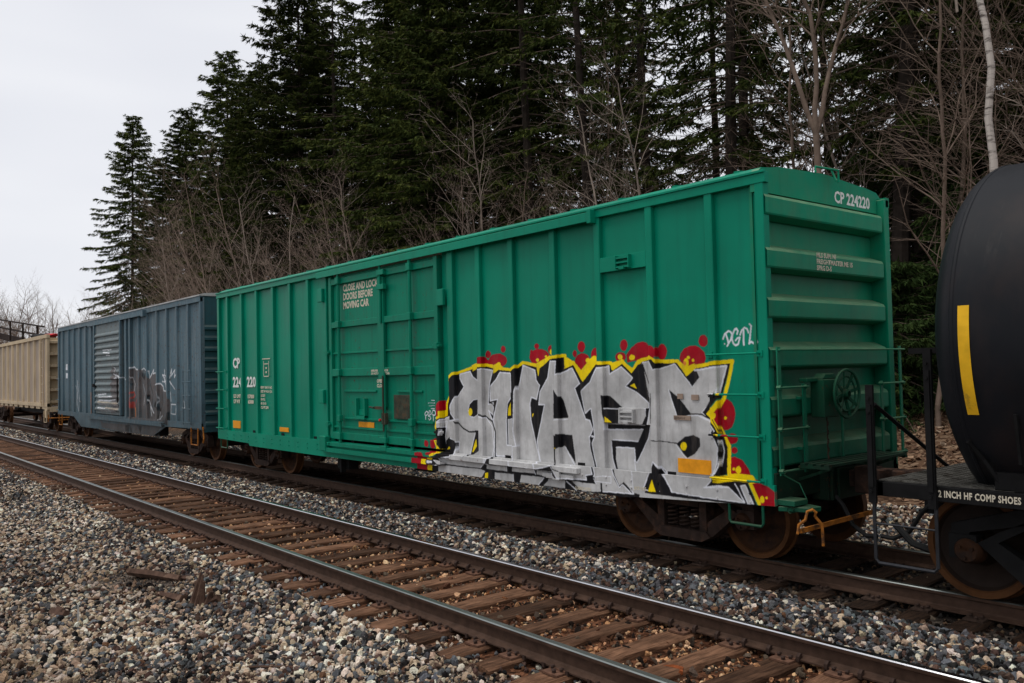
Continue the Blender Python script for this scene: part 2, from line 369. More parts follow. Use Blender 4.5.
fg = cat(strip(-17, -3, .4, 4.05, 2600, .009, .022, tf, keep=kf), strip(-17, -3, .4, 4.05, 620, .022, .043, tf, keep=kf), strip(-17, -3, .4, 4.05, 900, .005, .013, tf),
         strip(-30, -17, .8, 4.05, 1000, .016, .038, tf, keep=kf), strip(-62, -30, 1.5, 4.05, 330, .03, .055, tf), strip(-14, -3, -1.5, .4, 500, .02, .05, tf),
         strip(-17, -3, 4.05, 4.5, 260, .016, .03, tf), strip(-40, -17, 4.05, 4.5, 160, .02, .03, tf))
px_, py_ = fg[0][:, 0], fg[0][:, 1]
stain = np.clip(wave(px_, py_, 1.3, 5)*1.5-.45, 0, 1)*.4+.75*np.exp(-((px_+8.7)**2/.9+(py_-1.35)**2/.25))+.5*np.exp(-((px_+11.0)**2/3+(py_-3.2)**2/.18))+.35*np.exp(-((px_+13.5)**2/9+(py_-2.3)**2/.3))
fg[3][:] = fg[3]*(1-np.clip(stain, 0, .85)[:, None]*np.array([.60, .68, .72]))
scatter('foreground_gravel', *fg)
def tb(x, y): return np.clip(.12+.16*wave(x, y, .8, 2), 0, 1)
mid = cat(strip(-22, 1, 6.55, 7.6, 1500, .014, .042, tb), strip(-45, -22, 6.55, 7.6, 500, .028, .055, tb), strip(-64, -45, 6.55, 7.6, 260, .03, .06, tb))
scatter('ballast_between_tracks', *mid)
def tc_(x, y): return .3+0*x
cr1 = cat(strip(-20, 0, 4.5, 6.55, 420, .010, .026, tc_, .1), strip(-40, -20, 4.5, 6.55, 220, .014, .03, tc_, .1), strip(-16, 0, 4.5, 6.5, 25, .03, .045, tc_, .2))
cr1[3][:] = cr1[3]*np.array([.98, .68, .47])
scatter('crib_gravel', *cr1)
cr2 = cat(strip(-18, 1, 7.5, 8.3, 260, .012, .03, tc_, .1), strip(-60, -18, 7.5, 8.3, 120, .015, .03, tc_, .1), strip(-10, 1, 8.2, 10.3, 260, .015, .03, tc_, .1))
cr2[3][:] = cr2[3]*np.array([.22, .18, .15])  # gravel under the train: its shade multiplied into the stone colours
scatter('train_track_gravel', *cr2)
def td(x, y): return .22+.15*wave(x, y, .7, 4)
back = cat(strip(-30, 1, 10.2, 14.2, 330, .022, .05, td, .2), strip(-62, -30, 10.2, 13, 90, .03, .05, td, .2))
scatter('far_side_gravel', *back)
# fallen leaves
k = 16000; x = rng.uniform(-26, 1, k); y = 13+rng.random(k)**1.2*14; z = gz(x, y)+.012+rng.random(k)*.03; s = rng.uniform(.05, .12, k)
lc = np.array([[.34, .22, .14], [.22, .13, .08], [.13, .07, .045], [.42, .31, .22]])[rng.integers(0, 4, k)]*(.6+.6*rng.random((k, 1)))
scatter('fallen_leaves', np.stack([x, y, z], 1), np.stack([rng.normal(0, .5, k), rng.normal(0, .5, k), rng.uniform(0, 6.3, k)], 1), np.stack([s, s, s], 1), lc, kind_='leaf')

# ---------------------------------------------------------------- tracks
def wood_mat(name, dark, light, red=.0):
    mt, n, b = new_mat(name); v = coords(n)
    inf = node(n, 'ShaderNodeObjectInfo')
    add = node(n, 'ShaderNodeVectorMath', operation='ADD'); mlt = node(n, 'ShaderNodeVectorMath', operation='SCALE'); n.links.new(inf.outputs['Location'], mlt.inputs[0]); mlt.inputs['Scale'].default_value = 3.7
    n.links.new(v, add.inputs[0]); n.links.new(mlt.outputs[0], add.inputs[1]); v = add.outputs[0]
    f = noise(n, v, 7, 8, .7, (6, .5, 6)); f2 = noise(n, v, 3, 5)
    c = mix(n, ramp(n, f, [(.36, 0), (.62, 1)]), dark, light)
    c = mix(n, ramp(n, f2, [(.4, 0), (.7, .6)]), c, tuple(q*.5 for q in dark))
    c = mix(n, 1, c, ramp(n, inf.outputs['Random'], [(0, .42), (.5, .9), (1, 1.4)]), 'MULTIPLY')
    n.links.new(c, b.inputs['Base Color']); b.inputs['Roughness'].default_value = .85; b.inputs['Specular IOR Level'].default_value = .12; bump(n, b, f, .9, .02); return mt
WOOD = wood_mat('tie_wood', (.055, .026, .014), (.21, .108, .062)); WOOD2 = wood_mat('dark_tie_wood', (.018, .011, .008), (.075, .042, .026))  # second wood is a darker copy, for the ties under the train
RAILR = simple('rail_rust', (.062, .036, .025), .7, .2, .3, 12, .3)
RAILT = simple('rail_polished_steel', (.62, .62, .64), .17, 1, .12, 3, .02)
RAILD = simple('rail_dull_steel', (.24, .26, .25), .36, 1, .2, 3, .05)
RUSTP = simple('rusty_plate', (.12, .062, .04), .8, .1, .4, 20, .4)
PLATED = simple('dark_rusty_plate', (.05, .032, .024), .85, .1, .4, 20, .4)
SPIKE = simple('spike_iron', (.045, .028, .022), .75, .3, .3, 20, .3)
def tie_mesh(seed, mat_):
    r = random.Random(seed); bm = bmesh.new(); nxs = 14; hw = .126; hl = 1.215
    rows = []
    for i in range(nxs+1):
        t = -1+2*i/nxs; y = hl*t; e = max(0, abs(t)-.9)*10
        wob = lambda a: r.uniform(-a, a)
        rows.append([bm.verts.new((sx*(hw+wob(.010)-.014*e*r.random())+.0, y+(wob(.02) if abs(t) == 1 else 0), zz+wob(.004)-(.014*e*r.random() if zz == 0 else 0)))
                     for sx, zz in ((-1, -.17), (-1, -.018), (-.86, 0), (-.2, -.004), (.35, -.002), (.86, 0), (1, -.018), (1, -.17))])
    for a, b_ in zip(rows[:-1], rows[1:]):
        for q in range(8): bm.faces.new((a[q], a[(q+1) % 8], b_[(q+1) % 8], b_[q]))
    bm.faces.new(rows[0][::-1]); bm.faces.new(rows[-1]); bmesh.ops.recalc_face_normals(bm, faces=bm.faces)
    me = bpy.data.meshes.new('tie'); bm.to_mesh(me); bm.free(); me.materials.append(mat_); return me
def plate_mesh(mat_):
    q = MB(); q.box(-.09, .09, -.175, .175, 0, .016); q.box(-.09, .09, -.088, -.076, .016, .028); q.box(-.09, .09, .076, .088, .016, .028)
    for sx, sy in ((-.055, -.083), (.05, -.083), (.055, .083), (-.05, .083), (0, .14), (0.02, -.14)):
        q.box(sx-.011, sx+.011, sy-.012, sy+.012, .016, .038, 1); q.add([(sx-.016, sy-.020, .036), (sx+.016, sy-.020, .036), (sx+.016, sy+.016, .036), (sx-.016, sy+.016, .036), (sx-.010, sy-.012, .046), (sx+.010, sy-.012, .046), (sx+.010, sy+.01, .046), (sx-.010, sy+.01, .046)],
            [(3,2,1,0), (4,5,6,7), (0,1,5,4), (1,2,6,5), (2,3,7,6), (3,0,4,7)], 1)
    return q.mesh('tie_plate', [mat_, SPIKE])
def anchor_mesh():
    q = MB(); q.prism([(-.085, -.012), (-.085, .03), (-.06, .052), (-.03, .045), (-.05, .018), (.05, .0), (.085, .018), (.085, -.02), (0, -.03)], 'x', -.014, .014); return q.mesh('rail_anchor', SPIKE)
PL = plate_mesh(RUSTP); PLD = plate_mesh(PLATED); AN = anchor_mesh()
TM = [tie_mesh(i, WOOD) for i in range(6)]; TM2 = [tie_mesh(i+10, WOOD2) for i in range(5)]
prof = [(-.07, -.17), (-.07, -.158), (-.02, -.143), (-.009, -.13), (-.009, -.045), (-.034, -.034), (-.0355, -.008), (-.027, 0), (.027, 0), (.0355, -.008), (.034, -.034), (.009, -.045), (.009, -.13), (.02, -.143), (.07, -.158), (.07, -.17)]
def rail(parent, y, x0, x1, top):
    q = MB(); xsr = list(np.arange(x0, x1+.1, 12)); P = []; F = []; k = len(prof)
    for x in xsr: P += [(x, y+a, bz) for a, bz in prof]
    mi = []
    for i in range(len(xsr)-1):
        for j in range(k): F.append((i*k+j, i*k+(j+1) % k, (i+1)*k+(j+1) % k, (i+1)*k+j)); mi.append(1 if j in (6, 7, 8) else 0)
    q.v = P; q.f = F; q.mi = mi
    return q.build('rail', [RAILR, top], parent)
def track(yc, name_label, x0, x1, meshes, plate, tops, anch, deep):
    t = thing('railway_track', name_label, 'railway track', (0, yc, 0))
    rs = [rail(t, -.7525, -160, 32, tops[0]), rail(t, .7525, -160, 32, tops[1])]
    x = x1; r = random.Random(3)
    while x > x0:
        o = link('tie', r.choice(meshes), t); o.location = (x+r.uniform(-.03, .03), r.uniform(-.05, .05), -.186+r.uniform(-.006, .003)); o.rotation_euler = (r.uniform(-.004, .004), 0, r.uniform(-.035, .035))
        o.scale = (r.uniform(.9, 1.1), 1, 1)
        if x > deep:
            for sy in (-1, 1):
                p = link('tie_plate', plate, o); p.location = (0, sy*.7525-o.location.y, .0015)
        for k_, ok in enumerate(anch):
            if ok and x > -17:
                for dx in (-.135, .135):
                    a = link('rail_anchor', AN, rs[k_]); a.location = (x+dx, (-1, 1)[k_]*.7525, -.165); a.rotation_euler = (0, 0, PI*(k_ == 0))
        x -= .508
    return t
track(TR1, 'empty foreground railway track with reddish wooden ties', -41, 0.6, TM, PL, (RAILD, RAILT), (True, True), -30)
track(TR2, 'dark railway track under the freight train', -66, 1.2, TM2, PLD, (RAILD, RAILD), (False, False), -24)

# painted outlines in half-centimetres on the car sides: along the side from its right end, height above the rail
G1 = 'p|R|952,475 953,470 957,467 962,464 967,465 972,467 975,471 976,476 974,481 971,485 966,487 961,487 956,484 953,480;p|R|966,456 968,450 975,446 984,443 994,444 1003,446 1009,451 1011,457 1008,463 1002,468 993,470 983,470 974,467 968,462;p|R|1009,445 993,463 954,459 934,472 913,476 914,443;p|R|876,455 880,447 892,440 909,436 928,436 945,441 957,448 961,457 956,467 944,474 926,477 907,477 891,472 879,465;p|R|882,489 883,485 886,481 891,480 895,480 900,482 903,485 903,490 902,494 899,498 895,499 890,499 886,497 883,493;p|R|950,476 950,472 953,470 956,468 959,468 962,470 965,473 965,476 964,480 962,483 959,484 955,484 952,482 950,480;p|R|694,461 698,451 710,443 727,439 746,440 764,444 775,453 779,463 775,473 762,481 745,485 726,484 709,479 698,471;p|R|670,480 672,475 676,471 682,469 689,469 695,471 699,476 700,481 699,487 694,491 688,493 681,493 676,490 672,486;p|R|737,492 739,489 741,486 745,485 750,485 754,487 756,490 757,493 756,496 753,499 749,500 745,500 741,498 738,496;p|R|765,477 766,475 767,473 769,472 771,472 773,473 775,475 775,477 774,480 773,482 771,483 769,483 767,482 765,480;p|R|556,484 557,478 561,473 567,470 573,471 578,474 582,479 583,485 582,491 578,496 572,498 566,498 560,495 557,490;p|R|587,467 588,463 590,460 593,459 597,459 600,461 602,464 603,468 602,472 599,475 596,476 593,476 589,474 587,471;p|R|538,445 541,436 549,429 561,425 574,425 586,429 594,437 596,447 593,456 585,464 573,468 560,467 548,463 540,455;p|R|502,461 504,453 508,446 515,443 523,443 530,447 534,454 535,462 533,470 528,477 522,480 514,480 507,476 503,469;p|R|409,482 411,476 414,472 419,469 425,469 429,472 433,477 434,483 432,490 429,494 423,497 418,497 413,494 410,489;p|R|415,454 417,449 422,445 429,442 437,443 444,445 449,449 451,455 449,460 444,464 436,466 429,466 422,464 417,459;p|R|414,460 398,476 375,488 349,487 337,477 338,449 411,441;p|R|340,466 342,456 349,449 359,445 369,445 378,450 384,458 386,468 384,477 377,485 367,489 357,489 348,484 342,476;p|R|311,460 313,452 318,446 325,442 333,442 340,446 345,453 347,461 345,469 339,476 332,479 324,479 317,475 312,468;p|R|286,463 288,455 292,448 298,445 304,445 310,449 313,455 314,464 313,472 309,478 303,482 296,481 291,477 287,471;p|R|175,445 179,432 190,423 205,417 221,418 236,423 246,434 250,447 246,459 235,469 219,474 203,474 188,467 178,457;p|R|168,483 169,477 173,473 178,470 184,471 189,473 193,478 194,484 192,490 188,495 183,497 177,497 172,494 169,489;p|R|101,322 104,307 111,295 122,288 134,287 144,294 151,306 153,321 150,336 142,348 131,355 120,355 109,349 103,337;p|R|97,270 98,265 103,261 108,259 115,258 120,260 124,264 125,269 124,274 120,278 114,281 107,281 102,279 98,275;p|R|99,245 100,242 102,240 106,238 109,238 112,239 114,242 114,245 114,248 111,250 108,252 105,252 102,251 100,248;p|R|122,228 107,231 87,225 72,207 66,192 122,188;p|R|64,187 29,182 12,175 0,167 1,137 38,136;p|R|1194,338 1182,338 1180,292 1218,288 1220,310 1208,330;p|R|1260,202 1261,197 1265,193 1270,191 1275,191 1280,192 1283,196 1284,200 1283,205 1279,209 1274,211 1269,211 1264,210 1261,206;p|R|1221,204 1223,196 1227,190 1233,187 1239,187 1245,189 1249,195 1250,202 1248,209 1244,215 1238,219 1232,219 1226,216 1222,211;p|R|1266,170 1223,185 1200,181 1230,166;p|R|1331,158 1310,173 1280,171 1277,158 1264,144 1272,114 1333,111;p|K|1224,246 1223,273 1173,292 1169,330 1143,367 1155,402 1130,416 1040,435 1043,426 1017,436 969,441 940,435 943,416 907,429 846,425 838,430 806,444 752,435 746,403 732,432 693,456 656,455 638,458 636,458 637,427 604,438 576,400 569,392 519,437 471,437 469,416 428,438 401,411 377,434 347,444 322,447 309,434 259,437 230,403 202,424 111,432 124,399 141,358 178,322 151,300 134,275 131,265 124,245 128,196 156,187 156,171 97,181 69,180 48,137 124,136 374,135 375,118 489,116 564,114 734,116 977,112 1245,112 1244,156 1211,162 1184,178 1209,199;s0.042|K|1224,246 1223,273 1173,292 1169,330 1143,367 1155,402 1130,416 1040,435 1043,426 1017,436 969,441 940,435 943,416 907,429 846,425 838,430 806,444 752,435 746,403 732,432 693,456 656,455 638,458 636,458 637,427 604,438 576,400 569,392 519,437 471,437 469,416 428,438 401,411 377,434 347,444 322,447 309,434 259,437 230,403 202,424 111,432 124,399 141,358 178,322 151,300 134,275 131,265 124,245 128,196 156,187 156,171 97,181 69,180 48,137 124,136 374,135 375,118 489,116 564,114 734,116 977,112 1245,112 1244,156 1211,162 1184,178 1209,199 1224,246;s0.043|Y|1231,242 1234,256 1226,279 1224,281 1179,292 1177,330 1151,367 1164,402 1130,421 1040,439 1009,444 969,445 942,441 956,442 923,435 848,428 806,449 752,440 693,461 656,461 649,463 631,464 632,439 601,445 571,402 524,443 464,440 460,426 428,445 396,418 376,442 342,450 333,452 309,441 256,440 230,411 206,427 146,434 103,437 114,399 129,355 149,335 162,329 147,303 134,282 129,272 119,252 122,190 64,191 38,140;p|Y|1045,446 1019,451 1019,433 1040,426;p|Y|940,420 945,442 917,451 896,438;p|Y|751,441 732,443 703,459 674,462 737,432 744,409;p|Y|678,474 679,471 681,469 684,467 687,467 690,469 692,472 693,475 692,478 690,481 687,482 683,482 681,480 679,478;p|Y|739,454 740,452 741,450 744,449 747,449 749,450 751,452 752,454 751,456 749,458 746,459 744,459 741,458 739,456;p|Y|705,463 706,462 707,461 709,460 711,460 713,461 714,462 715,464 714,465 713,466 711,466 709,466 707,466 706,465;p|Y|906,446 906,443 909,441 912,440 916,440 920,442 922,444 923,446 922,449 920,451 916,452 912,452 909,451 906,449;p|Y|626,459 599,447 573,424 538,454 519,457 510,446 569,394 602,438 637,429;p|Y|539,449 540,446 543,444 546,443 549,443 553,444 555,447 556,449 555,452 552,454 549,455 545,455 542,454 540,451;p|Y|512,451 513,448 516,445 521,444 526,444 531,445 534,448 535,452 534,456 531,458 526,460 521,460 516,458 513,455;p|Y|459,442 430,448 394,426 367,449 342,454 377,431 394,412 428,437 460,423;p|Y|427,454 428,451 430,449 434,448 437,448 440,450 442,452 443,455 442,457 440,460 437,461 433,461 430,459 428,457;p|Y|386,452 387,449 389,447 393,446 397,446 401,447 404,450 405,453 403,456 401,458 397,460 393,459 389,458 386,456;p|Y|256,442 229,428 206,434 224,413 232,405;p|Y|224,436 224,432 227,428 230,426 233,427 236,428 238,432 239,436 238,441 236,444 232,446 229,446 226,444 224,440;p|Y|220,447 221,446 222,444 224,444 225,444 227,445 228,446 229,448 228,449 227,451 225,451 223,451 222,451 221,449;p|Y|208,441 208,439 209,438 211,437 213,438 214,438 215,440 215,441 215,443 214,444 212,445 211,445 209,444 208,443;p|Y|182,322 165,341 154,329 133,351 123,358 138,335 154,319 139,291;p|Y|142,320 143,316 144,314 146,313 149,312 151,314 152,316 153,319 152,322 151,325 148,326 146,326 144,325 142,323;p|Y|123,313 124,312 125,311 126,310 127,310 129,310 130,312 130,313 130,315 129,316 127,317 126,317 124,316 123,315;p|Y|91,204 92,200 94,197 97,195 101,195 103,197 105,199 106,203 105,206 103,209 100,211 97,212 94,210 92,207;p|Y|107,205 107,204 108,202 109,202 111,202 112,202 113,203 113,205 113,206 112,207 111,208 109,208 108,208 107,207;p|Y|25,149 25,146 27,143 29,142 32,142 34,143 35,145 36,148 35,151 33,154 31,156 29,156 27,155 25,152;p|Y|17,153 17,152 18,151 19,150 20,150 21,151 22,152 22,153 22,154 21,155 20,156 19,156 17,156 17,155;p|Y|154,187 64,194 56,188 68,182 122,176 156,171;p|Y|1203,305 1180,309 1177,295 1203,287;p|Y|1228,224 1209,202 1210,182 1237,166 1224,165 1194,178 1190,192 1209,213;p|Y|1274,151 1243,160 1251,145 1244,134 1248,113 1268,112 1278,128 1274,143;p|O|231,435 232,432 233,430 235,429 236,429 238,431 239,432 240,435 239,437 238,439 236,440 234,440 233,439 231,437;p|K|1224,246 1223,273 1173,292 1169,330 1143,367 1155,402 1130,416 1040,435 1043,426 1017,436 969,441 940,435 943,416 907,429 846,425 838,430 806,444 752,435 746,403 732,432 693,456 656,455 638,458 636,458 637,427 604,438 576,400 569,392 519,437 471,437 469,416 428,438 401,411 377,434 347,444 322,447 309,434 259,437 230,403 202,424 111,432 124,399 141,358 178,322 151,300 134,275 131,265 124,245 128,196 156,187 156,171 97,181 69,180 48,137 124,136 374,135 375,118 489,116 564,114 734,116 977,112 1245,112 1244,156 1211,162 1184,178 1209,199;p|S|1106,419 1053,428 1043,412 1018,400 1015,431 984,434 943,429 959,390 966,330 943,334 942,298 966,312 950,285 953,289 940,266 943,182 958,157 976,158 993,145 1182,146 1208,157 1147,166 1131,169 1118,193 1115,211 1133,219 1164,226 1184,204 1189,227 1178,273 1220,268 1181,284 1158,290 1150,276 1119,281 1145,305 1142,324 1116,356 1089,381 1106,406;s0.019|W|1106,419 1053,428 1043,412 1018,400 1015,431 984,434 943,429 959,390 966,330 943,334 942,298 966,312 950,285 953,289 940,266 943,182 958,157 976,158 993,145 1182,146 1208,157 1147,166 1131,169 1118,193 1115,211 1133,219 1164,226 1184,204 1189,227 1178,273 1220,268 1181,284 1158,290 1150,276 1119,281 1145,305 1142,324 1116,356 1089,381 1106,406 1106,419;p|S|1223,264 1178,275 1185,255 1211,255;s0.007|W|1223,264 1178,275 1185,255 1211,255 1223,264;p|S|1205,153 987,152 996,143 1186,143;p|S|1215,138 993,140 971,136 991,114 1212,116;p|S|963,155 871,156 871,143 964,143;p|S|925,136 840,137 841,116 926,114;s0.013|W|872,156 870,143;s0.013|W|843,137 840,116;p|S|932,184 846,184 847,158 933,157;p|S|846,158 754,157 747,146 847,145;p|S|807,138 714,139 719,130 734,116 813,117;p|S|740,156 676,158 660,142 743,145;p|S|693,143 629,143 630,117 715,117 695,132;s0.012|W|754,157 747,144;s0.014|W|676,157 657,143;s0.014|W|712,138 736,116;p|S|910,422 846,419 846,367 878,334 885,287 885,215 848,214 845,184 937,182 940,259 945,286 922,345 957,340 957,381 930,401;s0.018|W|910,422 846,419 846,367 878,334 885,287 885,215 848,214 845,184 937,182 940,259 945,286 922,345 957,340 957,381 930,401 910,422;p|S|877,289 842,292 841,253 830,215 877,215 877,282;s0.008|W|877,289 842,292 841,253 830,215 877,215 877,282 877,289;p|Y|862,338 861,301 876,299 874,319;p|S|806,441 757,427 753,400 739,385 752,347 774,353 780,336 777,291 761,238 746,191 737,158 817,160 846,161 846,214 829,216 839,260 838,289 832,368 818,400;s0.018|W|806,441 757,427 753,400 739,385 752,347 774,353 780,336 777,291 761,238 746,191 737,158 817,160 846,161 846,214 829,216 839,260 838,289 832,368 818,400 806,441;p|Y|771,307 765,309 767,302 771,298;p|S|693,450 656,449 660,413 619,427 607,430 581,390 600,378 563,298 548,295 537,273 547,257 528,255 551,254 548,231 529,162 551,157 549,146 645,143 671,174 735,160 746,200 752,232 738,274 719,333 743,333 737,368 704,406;s0.016|W|693,450 656,449 660,413 619,427 607,430 581,390 600,378 563,298 548,295 537,273 547,257 528,255 551,254 548,231 529,162 551,157 549,146 645,143 671,174 735,160 746,200 752,232 738,274 719,333 743,333 737,368 704,406 693,450;p|K|667,375 642,344 625,301 668,299;p|K|669,307 628,308 628,299 669,298;s0.012|W|673,294 628,296;p|K|665,257 613,256 602,182 635,219 642,226 666,216 660,202 666,171 677,198 676,254 665,252;s0.017|W|640,222 606,178;p|S|666,212 645,220 635,216 611,178 632,147 665,165;s0.013|K|671,177 662,165 639,162;p|Y|671,220 664,220 666,217;p|S|517,430 485,430 473,434 472,413 431,430 395,403 419,382 383,369 345,343 347,306 347,280 484,275 483,290 347,291 348,269 383,251 466,250 471,241 464,203 432,144 421,153 388,126 503,122 525,153 520,163 533,205 541,238 531,255 534,287 542,327 564,313 577,370 542,394 525,420;s0.015|W|517,430 485,430 473,434 472,413 431,430 395,403 419,382 383,369 345,343 347,306 347,280 484,275 483,290 347,291 348,269 383,251 466,250 471,241 464,203 432,144 421,153 388,126 503,122 525,153 520,163 533,205 541,238 531,255 534,287 542,327 564,313 577,370 542,394 525,420 517,430;p|K|492,361 471,359 432,332 434,292 481,290 489,315;p|Y|481,308 456,294 481,294;s0.01|W|484,328 432,328;p|S|432,329 346,326 347,293 434,292;p|K|471,249 383,249 328,342 348,259 367,244 394,196 394,236 456,236 459,216 453,181 430,148 421,155 390,126 405,131 421,145 435,134 452,155 468,206;p|S|456,234 396,235 394,196 349,251 353,126 388,128 420,152 435,141 449,164 458,203;p|S|382,199 332,252 300,242 326,206 359,138 400,132;s0.013|W|456,232 396,234 394,200;s0.012|W|471,245 470,206 454,165 435,136 424,145 398,127;s0.007|K|417,384 379,368 345,346;p|Y|404,384 389,390 382,377;s0.024|K|545,254 546,231 525,163;p|S|645,139 502,138 501,120 569,115 613,139;s0.026|K|612,140 569,115;s0.013|W|625,137 586,116;s0.031|K|497,140 496,116;s0.021|K|549,154 520,153 521,145;p|S|492,160 463,161 463,145 521,145 518,156;s0.008|W|492,160 463,161 463,145 521,145 518,156 492,160;p|S|364,439 332,443 319,421 265,434 216,382 197,403 209,419 119,427 142,367 190,325 163,303 152,271 152,275 140,251 142,216 160,176 176,160 114,166 74,138 171,138 271,141 300,188 326,207 359,138 390,137 397,206 389,198 349,260 331,332 348,373;s0.011|W|364,439 332,443 319,421 265,434 216,382 197,403 209,419 119,427 142,367 190,325 163,303 152,271 152,275 140,251 142,216 160,176 176,160 114,166 74,138 171,138 271,141 300,188 326,207 359,138 390,137 397,206 389,198 349,260 331,332 348,373 364,439;s0.012|K|328,366 330,297;p|K|283,375 255,357 219,319 248,310 259,305 271,340;s0.01|W|284,375 258,304;s0.015|K|219,321 190,321 162,306 151,291;s0.013|W|257,305 231,315 202,318 170,306 155,287;p|K|230,403 203,421 195,403 216,382;s0.02|W|207,419 119,427 140,367;p|K|158,364 140,367 141,358 178,325 186,325;p|K|264,251 238,269 215,273 197,266 197,248 212,231 235,220;p|Y|235,247 236,243 238,239 242,237 246,237 249,239 252,242 253,246 251,250 249,253 245,255 241,255 238,254 236,251;s0.012|K|332,256 259,252;s0.012|W|266,248 237,219;s0.013|K|151,310 135,282 125,245 128,199;s0.015|W|195,317 164,306 148,285;s0.015|W|138,265 132,241 140,209 156,183;p|K|326,206 307,189 289,169 271,143 359,138;s0.015|W|326,206 307,189 289,169 271,143 359,138 326,206;p|K|323,200 273,141 344,138;p|Y|330,165 319,137 344,136;s0.015|K|156,171 122,172 97,181 69,179;s0.018|W|179,160 139,167 114,166;p|K|89,175 69,179 48,138 58,138 72,138;p|S|83,172 71,175 52,138 66,137;s0.011|W|83,172 71,175 52,138 66,137 83,172;s0.013|W|97,176 73,138;s0.026|Y|62,188 38,138;s0.01|K|360,434 343,390 364,439 348,373 331,339;p|K|381,428 360,437 351,390 345,346 379,371 382,390 390,412;p|Y|404,384 389,390 382,377;p|K|1018,345 1020,299 1040,290 1060,291 1070,310 1062,329 1043,341;s0.012|W|1018,345 1020,299 1040,290 1060,291 1070,310 1062,329 1043,341 1018,345;p|Y|1048,305 1050,300 1053,296 1057,293 1062,293 1066,295 1068,299 1069,305 1068,310 1065,314 1061,317 1056,317 1052,315 1049,311;p|K|1038,251 1012,251 1017,192 1050,176 1062,172 1042,222 1033,243;s0.015|W|1042,244 1039,237 1065,171;p|Y|1031,226 1028,205 1047,185 1052,186 1037,218;s0.024|K|1125,275 1095,254 1065,245 1024,248;s0.025|K|1016,301 988,298 949,280 936,247 942,161;s0.015|W|1011,296 977,290 952,267 946,203 962,159;p|K|1186,213 1167,226 1121,216 1118,200 1146,186 1184,186;p|Y|1184,184 1171,196 1164,189;p|K|1211,162 1132,165 1132,163 1211,158;s0.033|K|1143,367 1166,337 1170,292;p|K|1155,402 1114,409 1089,381 1116,356 1147,324 1140,293 1170,289 1166,330 1143,365;s0.014|K|945,298 939,322 946,332 963,334 956,387;p|K|1248,115 1212,114 1212,140 1244,141;p|S|1212,136 1189,142 1190,114 1212,115;p|W|1244,151 1214,151 1215,144 1244,143;p|Y|957,132 958,112 980,112;p|Y|972,130 958,133 959,113 973,112;s0.019|W|126,486 121,496 111,503 105,500 102,494 106,484 112,475 116,470;s0.019|W|118,497 112,475;s0.019|W|89,495 87,502 91,507 96,504 101,495 103,484 99,474 94,470 87,473 82,487 89,486 94,481;s0.017|W|81,493 77,503 70,508 64,505 61,497;s0.017|W|73,505 73,471;s0.019|W|57,515 53,511 59,473 54,477 43,471 39,476 44,486;p|W|26,476 27,475 28,474 29,474 31,474 32,474 33,475 33,477 33,478 32,479 30,479 29,479 28,479 27,478;p|W|121,476 121,475 122,474 122,474 123,474 124,474 124,475 125,476 124,476 124,477 123,477 122,477 122,477 121,476;s0.014|W|1292,289 1293,296 1284,303 1274,299 1279,292 1289,288 1290,276;s0.014|W|1271,289 1268,305 1261,305 1256,295 1274,288 1261,285 1259,280 1268,275 1274,280;s0.014|W|1251,297 1246,307 1236,306 1231,297 1239,290 1251,293;s0.014|W|1245,293 1246,273;s0.014|W|1235,283 1233,282;s0.006|W|1274,329 1235,330;s0.005|W|1270,320 1235,322;s0.005|W|1258,312 1237,312;s0.006|W|1255,338 1236,338;p|R|1280,212 1264,210 1264,190 1281,193;p|R|1250,215 1227,216 1221,190 1248,193;p|R|1258,177 1222,185 1212,173 1262,166;p|R|1326,170 1288,174 1276,145 1324,143;p|R|1331,137 1269,138 1277,115 1331,112;p|Y|1272,156 1252,157 1276,141;p|Y|1270,132 1246,134 1250,113 1267,114;s0.032|Y|1227,216 1212,191 1222,172 1239,166'
